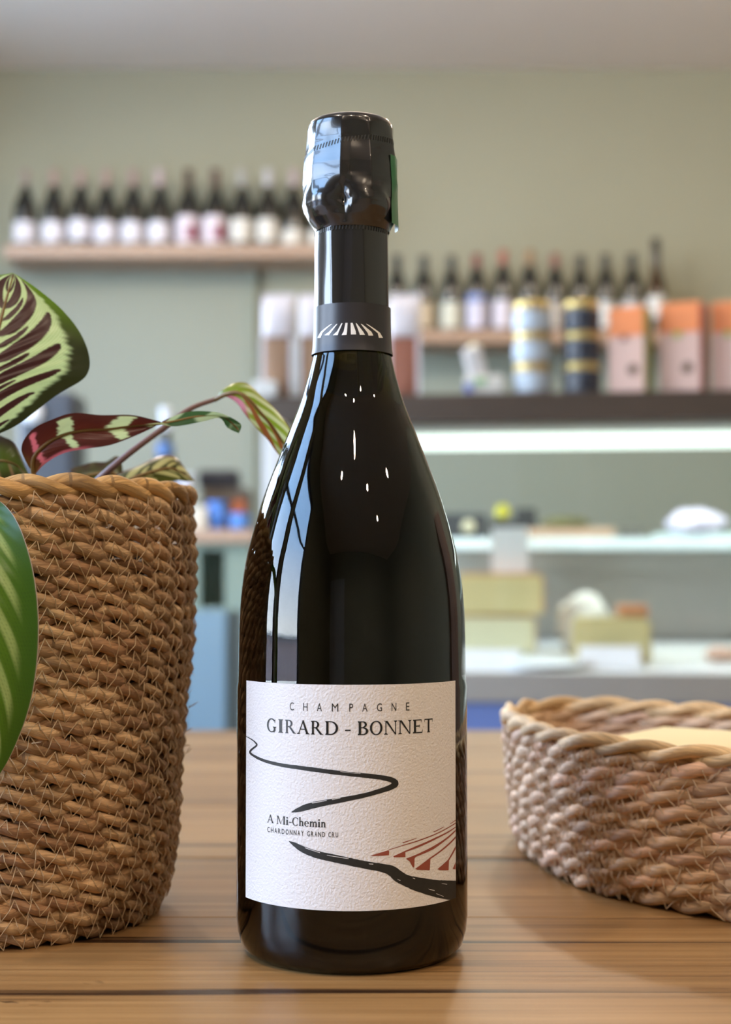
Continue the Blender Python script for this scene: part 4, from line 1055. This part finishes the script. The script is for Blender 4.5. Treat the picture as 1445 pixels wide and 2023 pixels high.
# cartons
def carton(name, lab_, x, w_px, facecol, sidem, spot, py=772, h_px=170):
    s = S_(.14); w = w_px * s; h = h_px * s; d = .055
    o = thing(name, lab_, 'carton', (0, 0, 0), 0, 'pink and orange cartons on the case')
    box('carton_body', -w / 2, w / 2, -d / 2, d / 2, 0, h * .66, colmat('carton_pink', facecol), o, .002)
    box('carton_top', -w / 2, w / 2, -d / 2, d / 2, h * .66, h, colmat('carton_orange', (226, 132, 72)), o, .003)
    box('side_panel', w / 2 - .001, w / 2 + .0012, -d / 2 + .001, d / 2 - .001, .001, h * .98, sidem, o, 0)
    if spot: lathe('printed_spot', [(.0115, 0), (.0115, .0008), (0, .0008)], colmat('spot_dark', spot), o, 20, (w * .18, -d / 2 - .0002, h * .26)).rotation_euler = (pi / 2, 0, 0)
    vs = [(-w * .12, 0, h * .60), (w * .02, 0, h * .60), (w * .0, 0, h * .70), (-w * .1, 0, h * .69)]
    box('leaf_print', -w * .15, w * .05, -d / 2 - .001, -d / 2 + .0005, h * .60, h * .67, colmat('leaf_print' + name + str(x), (150, 160, 60) if spot != (90, 70, 50) else (120, 70, 60)), o, 0)
    place(o, x, py, .14, ztop_, R(-22)); return o
carton('snack_carton', 'pink carton with orange top and green side beside the black jars', 1247, 72, (208, 172, 158), colmat('carton_green', (140, 148, 70)), (90, 70, 50), h_px=165)
carton('snack_carton', 'pink carton with orange top, red side and a black dot', 1352, 80, (208, 170, 158), colmat('carton_red', (170, 96, 88)), (38, 34, 34), h_px=172)
carton('snack_carton', 'pink carton with orange top cut by the right picture edge', 1452, 76, (206, 168, 156), colmat('carton_red', (170, 96, 88)), None, h_px=172)
s = S_(.22); o = thing('beige_carton', 'small beige capped carton standing behind the green sided carton', 'carton', (0, 0, 0))
box('carton_body', -.028, .028, -.02, .02, 0, .172, colmat('beige_card', (196, 164, 134)), o, .006); box('carton_cap', -.016, .016, -.014, .014, .172, .192, colmat('beige_card2', (202, 172, 142)), o, .005)
place(o, 1249, 772, .22, ztop_)
# clear bags with white tops
def bag(lab_, x, w_px, fill, ly=.16, top=590, mid=668):
    s = S_(ly); w = w_px * s; z_t = cat_(x, top, ly).z; z_m = cat_(x, mid, ly).z; d = .05
    o = thing('food_bag', lab_, 'bag', (0, 0, 0), 0, 'clear food bags on the case')
    def pillow(name, z0, z1, wf, df, m, pinch):
        bm = bmesh.new(); n = 8; rows = []
        for j in range(n + 1):
            t = j / n; z = z0 + (z1 - z0) * t; k = (1 - pinch * t ** 2)
            ring_ = []
            for i in range(20):
                a = 2 * pi * i / 20; ca, sa_ = cos(a), sin(a)
                ring_.append(bm.verts.new((w / 2 * wf * math.copysign(abs(ca) ** .5, ca) + .002 * noise.noise((i, t * 4, x)), d / 2 * df * k * math.copysign(abs(sa_) ** .7, sa_) + .003 * noise.noise((i * .7, t * 5, x + 3)), z)))
            rows.append(ring_)
        for j in range(n):
            for i in range(20): bm.faces.new((rows[j][i], rows[j][(i + 1) % 20], rows[j + 1][(i + 1) % 20], rows[j + 1][i]))
        bm.faces.new(list(reversed(rows[0]))); bm.faces.new(rows[-1])
        return bmobj(name, bm, m, o, True)
    zz = ztop_
    pillow('bag_contents', .0, z_m - zz, .86, .92, fill, .15)
    pillow('bag_top', z_m - zz + .0005, z_t - zz, .98, .9, colmat('bag_white', (214, 208, 212)), .85)
    box('bag_seal', -w / 2, w / 2, -.001, .001, z_t - zz - .004, z_t - zz + .010, colmat('bag_white', (214, 208, 212)), o, 0)
    box('bag_edge', -w / 2, -w / 2 + .008, -.024, -.020, .002, z_m - zz, colmat('bag_white', (214, 208, 212)), o, .001); box('bag_edge', w / 2 - .008, w / 2, -.024, -.020, .002, z_m - zz, colmat('bag_white', (214, 208, 212)), o, .001)
    return place(o, x, 775, ly, ztop_)
M_NUTS = mat('brown_grain', lin(158, 124, 96), .7, noise_=(160, .3), bump=(200, .8, .003))
bag('white topped clear bag of brown grain, nearest the wall trim', 551, 66, M_NUTS)
bag('white topped clear bag of brown grain tucked behind the champagne bottle', 622, 64, M_NUTS)
bag('white topped clear bag of reddish grain right of the champagne neck', 800, 66, mat('red_grain', lin(158, 100, 78), .7, noise_=(160, .3), bump=(200, .8, .003)))
o = box('white_box', -.026, .026, -.02, .02, 0, .034, colmat('white_card', (216, 216, 212)), None, .004); tag(o, 'low white box at the left end of the dark counter top', 'box'); place(o, 526, 778, .125, ztop_)

# goods inside the case
def deckz(ly): return zdeckf + (zdeckb - zdeckf) * (ly - .02) / .58
SL = math.atan2(zdeckb - zdeckf, .58)
def block(name, lab_, cat, x0, x1, y0, y1, ly, depth, m, bev=.006, z=None, group=None, rz=0, extra=None):
    """a block whose front face spans the measured picture span at depth ly (stands on the deck or at z)"""
    p0 = cl(x0, y1, ly); p1 = cl(x1, y0, ly); w = p1[0] - p0[0]; h = p1[2] - p0[2]
    o = thing(name, lab_, cat, (0, 0, 0), 0, group)
    bm = bmesh.new(); box_bm(bm, -w / 2, w / 2, 0, depth, 0, h, bev, 3)
    bmobj('body', bm, m, o)
    q = cat_((x0 + x1) / 2, y1, ly); o.location = (q.x, q.y, q.z if z is None else z); o.rotation_euler = (0, 0, -PSI + rz)
    return o, w, h
M_CHEESE = mat('cheese_paste', lin(228, 208, 150), .5, noise_=(30, .06), bump=(120, .2, .001))
M_CHEESE2 = mat('pale_cheese', lin(234, 224, 184), .5, noise_=(30, .05))
M_RIND = mat('cheese_rind', lin(196, 140, 92), .7, noise_=(60, .15), bump=(100, .4, .001))
M_CARD = mat('price_card', lin(240, 240, 236), .6, noise_=(40, .02))
def wedge(name, lab_, x0, x1, y0, y1, ly, depth, m, rindm, z=None, taper=.75):
    p0 = cl(x0, y1, ly); p1 = cl(x1, y0, ly); w = p1[0] - p0[0]; h = p1[2] - p0[2]
    o = thing(name, lab_, 'cheese', (0, 0, 0), 0, 'cheeses in the display case')
    bm = bmesh.new()
    vb = [bm.verts.new(v) for v in ((-w / 2, 0, 0), (w / 2, 0, 0), (w / 2 * taper, depth, 0), (-w / 2 * taper, depth, 0), (-w / 2, 0, h), (w / 2, 0, h * .97), (w / 2 * taper, depth, h), (-w / 2 * taper, depth, h))]
    for f in ((3, 2, 1, 0), (4, 5, 6, 7), (0, 1, 5, 4), (1, 2, 6, 5), (2, 3, 7, 6), (3, 0, 4, 7)): bm.faces.new([vb[i] for i in f])
    bmesh.ops.bevel(bm, geom=list(bm.edges), offset=.004, segments=2, affect='EDGES')
    bmobj('cheese_paste', bm, m, o)
    box('rind', -w / 2 * .92, w / 2 * .92, .006, depth * .95, h - .001, h + .004, rindm, o, .002)
    box('rind', w / 2 - .004, w / 2 + .002, .004, depth * .6, .004, h * .96, rindm, o, .002)
    q = cat_((x0 + x1) / 2, y1, ly); o.location = (q.x, q.y, q.z if z is None else z); o.rotation_euler = (0, 0, -PSI)
    return o, h
o1, h1 = wedge('cheese_wedge', 'wide pale cheese half at the bottom of the stack beside the bottle', 895, 1058, 1232, 1302, .22, .17, M_CHEESE2, M_RIND, deckz(.40) + .001)
ztmp = deckz(.40) + .001 + h1 + .006
o2, h2 = wedge('cheese_wedge', 'golden cheese half with orange rind stacked on the pale cheese', 905, 1074, 1146, 1224, .22, .17, M_CHEESE, mat('orange_rind', lin(206, 140, 100), .7, noise_=(60, .15)), ztmp)
def card(lab_, x0, x1, y0, y1, ly, z=None, lean=-12):
    p0 = cl(x0, y1, ly); p1 = cl(x1, y0, ly); w = p1[0] - p0[0]; h = p1[2] - p0[2]
    o = thing('price_card', lab_, 'price card', (0, 0, 0), 0, 'white price cards in the case')
    c_ = box('card_face', -w / 2, w / 2, -.001, .001, 0, h, M_CARD, o, 0); c_.rotation_euler = (R(lean), 0, 0)
    c2 = box('card_foot', -w / 2, w / 2, 0, .018, 0, .002, M_CARD, o, 0)
    q = cat_((x0 + x1) / 2, y1, ly); o.location = (q.x, q.y, q.z if z is None else z); o.rotation_euler = (0, 0, -PSI); return o
card('tall white card standing on top of the golden cheese', 972, 1044, 1056, 1146, .26, ztmp + h2 + .0045, -4)
card('white card in front of the pale cheese beside the bottle', 905, 1028, 1290, 1322, .10, deckz(.10) + .002)
o3, h3 = wedge('cheese_wedge', 'squared cheese piece with a white card on its front', 1132, 1286, 1240, 1322, .13, .13, M_CHEESE, mat('grey_rind', lin(190, 178, 130), .7, noise_=(60, .15)), deckz(.24) + .001, .85)
card('wide white card in front of the squared cheese', 1145, 1266, 1284, 1326, .09, deckz(.09) + .002)
o, w, h = block('orange_rind_cheese', 'small cheese piece with orange rind on the squared cheese', 'cheese', 1222, 1282, 1218, 1242, .16, .06, mat('orange_cheese', lin(206, 138, 92), .6, noise_=(50, .2)), .006, deckz(.24) + .001 + h3 + .0046)
# folded paper, a bent sheet beside the cheese
def crumple(name, lab_, cat, x0, x1, y0, y1, ly, d, m, z, seed, amp=.25):
    p0 = cl(x0, y1, ly); p1 = cl(x1, y0, ly); w = p1[0] - p0[0]; h = p1[2] - p0[2]
    bm = bmesh.new(); bmesh.ops.create_icosphere(bm, subdivisions=4, radius=1.0)
    for v in bm.verts:
        n_ = 1 + amp * noise.noise(v.co * 1.6 + Vector((seed, 0, 0))) + amp * .5 * noise.noise(v.co * 4 + Vector((seed, 5, 0)))
        c = v.co * n_; v.co = (c.x * w / 2, c.y * d / 2, max(c.z, -.9) * h / 2 * .95 + h * .43)
    mn = min(v.co.z for v in bm.verts)
    for v in bm.verts: v.co.z -= mn
    o = bmobj(name, bm, m, None, True); tag(o, lab_, cat); q = cat_((x0 + x1) / 2, y1, ly); o.location = (q.x, q.y, z); o.rotation_euler = (0, 0, -PSI); return o
crumple('wrapped_cheese', 'cheese wrapped in creased white paper between the two cheese piles', 'cheese', 1096, 1206, 1150, 1275, .36, .09, mat('wrap_paper', lin(214, 212, 206), .6, noise_=(20, .06)), deckz(.37) + .001, 3, .22)
o = lathe('white_plate', [(0, .002), (.05, .0), (.062, .003), (.082, .010), (.082, .012), (.06, .006), (0, .005)], M_WHITE, None, 40, None, False, False); tag(o, 'flat white plate on the deck between the cheeses', 'plate'); place(o, 1080, 1322, .085, deckz(.10) + .001); o.rotation_euler = (SL, 0, -PSI); o.location.z = deckz(.09) + .0045
crumple('sausage_piece', 'orange pink cured piece lying on the deck at the right edge', 'food', 1392, 1470, 1276, 1306, .20, .05, mat('cured_pink', lin(214, 170, 148), .5, noise_=(40, .2)), deckz(.2) + .004, 9, .15)
# goods on the middle shelf
zsh = zs1 + .0008
M_BLK = mat('black_pack', lin(44, 46, 50), .4, noise_=(30, .15))
o, w, h = block('black_packet', 'black packet with a cream sticker on the case shelf beside the bottle', 'packet', 872, 962, 1012, 1062, .44, .06, M_BLK, .006, zsh)
lathe('round_sticker', [(.016, 0), (.016, .001), (0, .001)], colmat('sticker_cream', (176, 168, 140)), o, 20, (w * .1, -.0004, h * .45)).rotation_euler = (pi / 2, 0, 0)
o, w, h = block('black_tray', 'long low black tray in the case behind the packet', 'tray', 968, 1062, 1013, 1050, .50, .06, M_BLK, .004, zsh)
ztray = zsh + h + .0005
o, w, h = block('black_box', 'small black box standing on the black tray beside the lemon', 'box', 1018, 1060, 990, 1013, .505, .04, M_BLK, .003, ztray)
b_ = lathe('yellow_fruit', [(0, 0), (.010, .002), (.018, .012), (.019, .020), (.014, .032), (.006, .038), (0, .039)], mat('lemon_yellow', lin(200, 190, 50), .45, noise_=(60, .1)), None, 20, None, False, False); tag(b_, 'single yellow lemon lying on the black tray', 'lemon'); place(b_, 994, 1030, .525, ztray)
zz_ = cl(996, 1030, .495)[2]
o, w, h = block('wooden_board', 'pinkish wooden board on the case shelf under dark green herbs', 'board', 1012, 1215, 1042, 1062, .44, .05, M_SHELF, .003, zsh)
crumple('herb_bunch', 'flat bunch of dull green herbs on the wooden board', 'herbs', 1070, 1165, 1018, 1043, .455, .04, mat('herb_green', lin(92, 88, 52), .7, noise_=(80, .4)), zsh + h + .0005, 6, .3)
crumple('white_package', 'loose lilac white package on the case shelf at the right', 'package', 1318, 1432, 1004, 1058, .45, .08, mat('lilac_wrap', lin(206, 200, 220), .5, noise_=(20, .05)), zsh + .009, 8, .2)
o = box('white_tray', -.105, .105, -.02, .06, 0, .0085, mat('pale_tray', lin(206, 224, 228), .3, noise_=(8, .03)), None, .003); tag(o, 'pale blue white tray under the lilac package', 'tray'); place(o, 1385, 1062, .445, zsh)
o, w, h = block('dark_dish', 'small dark dish beside the pale tray on the case shelf', 'dish', 1226, 1272, 1040, 1060, .46, .05, mat('dark_dish', lin(92, 88, 84), .4, noise_=(30, .1)), .006, zsh)

# ------------------------------------------------------------------ bar unit on the left
dB = 4.1
def b2(x, y, d=dB): return at(x, y, d)
xa, xb = b2(-60, 1060).x, b2(503, 1060).x; zc1 = b2(400, 1046).z; zc0 = b2(400, 1072).z
bar_ = thing('bar_unit', 'sage bar cabinet with pink wood worktop behind the tall basket', 'cabinet', (0, 0, 0))
box('worktop', xa, xb, dB, dB + .55, zc0, zc1, M_SHELF, bar_, .003)
M_SAGE = mat('sage_cabinet', lin(128, 142, 128), .55, noise_=(5, .04))
zn1, zn0 = b2(400, 1086).z, b2(400, 1200).z; xn0, xn1 = b2(393, 1100).x, b2(443, 1100).x
bm = bmesh.new()
box_bm(bm, xa + .02, xn0, dB + .02, dB + .5, .08, zc0 - .001); box_bm(bm, xn1, xb - .012, dB + .02, dB + .5, .08, zc0 - .001); box_bm(bm, xn0, xn1, dB + .02, dB + .5, .08, zn0); box_bm(bm, xn0, xn1, dB + .02, dB + .5, zn1, zc0 - .001); box_bm(bm, xn0, xn1, dB + .16, dB + .2, zn0, zn1)
bmobj('carcass', bm, M_SAGE, bar_)
dd = box('door', b2(366, 1300).x, b2(447, 1300).x, dB, dB + .018, .10, b2(400, 1206).z, mat('pale_blue_door', lin(116, 139, 152), .45, noise_=(5, .03)), bar_, .003)
lathe('knob', [(.006, 0), (.006, .012), (.012, .016), (.012, .024), (0, .027)], M_STEEL, dd, 16, (b2(376, 1300).x, dB - .0005, .55)).rotation_euler = (pi / 2, 0, 0)
dd = box('door', b2(270, 1300).x, b2(362, 1300).x, dB, dB + .018, .10, b2(400, 1206).z, MATS['pale_blue_door'], bar_, .003)
box('plinth', xa + .04, xb - .04, dB + .06, dB + .45, 0, .079, MATS['plinth_black'], bar_, 0)
box('gap_shade_strip', b2(452, 1300).x, b2(474, 1300).x, dB + .012, dB + .0195, .10, b2(400, 1206).z, mat('gap_shade', lin(70, 76, 74), .7, noise_=(5, .05)), bar_, 0)  # solid strip whose dark colour stands in for shade in the gap
zw = zc1 + .0006
def bbox(name, lab_, cat, x0, x1, y0, dy, depth, m, bev=.005, z=zw, d=dB + .06, y1=None):
    a = at(x0, 1046, d); b = at(x1, 1046, d); h = at(x0, y0, d).z - (zw if y1 is None else at(x0, y1, d).z)
    o = thing(name, lab_, cat, ((a.x + b.x) / 2, d, z)); w = b.x - a.x
    box('body', -w / 2, w / 2, 0, depth, 0, h, m, o, bev, 3); return o, w, h
M_BTUB = mat('blue_plastic', lin(74, 128, 208), .4, noise_=(20, .05))
o, w, h = bbox('cream_carton', 'cream carton on the bar worktop beside the blue tub', 'carton', 374, 408, 1002, 0, .09, colmat('cream_card', (206, 196, 178)), d=dB + .05)
box('lid_flap', -w / 2 - .001, w / 2 + .001, -.001, .091, h - .012, h + .002, colmat('cream_card2', (216, 208, 192)), o, .001)
def tub(lab_, x0, x1, y0, d, m):
    a = at(x0, 1046, d); b = at(x1, 1046, d); r = (b.x - a.x) / 2; h = at(x0, y0, d).z - zw
    o = thing('plastic_tub', lab_, 'tub', ((a.x + b.x) / 2, d + r, zw), 0, 'blue plastic tubs on the bar')
    lathe('tub_body', [(0, 0), (r * .85, 0), (r * .93, h * .9), (0, h * .9)], m, o, 28, None, False, False)
    lathe('tub_lid', [(r * .97, h * .86), (r, h * .87), (r, h * .98), (r * .9, h), (0, h)], m, o, 28, None, False, False); return o
tub('taller blue plastic tub beside the cream carton', 408, 446, 990, dB + .06, M_BTUB)
tub('lower blue plastic tub at the right end of the bar', 450, 494, 1014, dB + .06, mat('blue_plastic_light', lin(84, 140, 214), .4, noise_=(20, .05)))
o, w, h = bbox('brown_crate', 'brown cardboard crate behind the blue tubs', 'crate', 398, 492, 964, 0, .14, mat('brown_card', lin(92, 82, 70), .8, noise_=(30, .1)), d=dB + .19)
box('orange_label', .020, .056, -.0015, .0005, h * .34, h * .72, mat('orange_print', lin(190, 104, 60), .6, noise_=(30, .08)), o, 0)
o2_, w2, h2_ = bbox('black_case', 'black case lying on top of the brown crate', 'case', 390, 470, 928, 0, .11, mat('black_case', lin(36, 34, 40), .45, noise_=(30, .1)), .012, d=dB + .195, y1=964)
o2_.location.z = zw + h + .0006
box('handle', -.02, .02, -.008, -.001, h2_ * .4, h2_ * .6, M_BLK, o2_, .002)
# dark bottle with blue label, white glass, machine with dial
ob = wine_proto('spirits_bottle', 'dark bottle with a blue label standing on the bar behind the plant stem', (at(326, 1046, dB + .10).x, dB + .10, zw), .345, .036, .16, colmat('cap_white', (206, 208, 214)), colmat('lab_blue2', (70, 104, 156)), .20, .245, None)
child(ob, 'label').scale = (.68, .68, 1)
o, w, h = bbox('coffee_grinder', 'dark machine with a round white dial behind the upright leaf', 'machine', 30, 146, 772, 0, .20, mat('machine_dark', lin(58, 62, 70), .4, noise_=(20, .1)), .02, d=dB + .08)
lathe('white_dial', [(.028, 0), (.030, .010), (.026, .016), (0, .018)], M_WHITE, o, 24, (-w * .22, -.0005, h * .84)).rotation_euler = (pi / 2, 0, 0)
box('drip_tray', -w * .4, w * .4, -.05, -.001, .0, .02, M_STEEL, o, .004)
o, w, h = bbox('lilac_cup', 'white lilac paper cup on the bar above the basket rim', 'cup', 352, 378, 936, 0, .05, colmat('cup_lilac', (196, 196, 208)), .014, d=dB + .06)
box('cup_rim', -w * .52, w * .52, -.001, .051, h - .008, h + .001, colmat('cup_rim', (214, 214, 220)), o, .003)
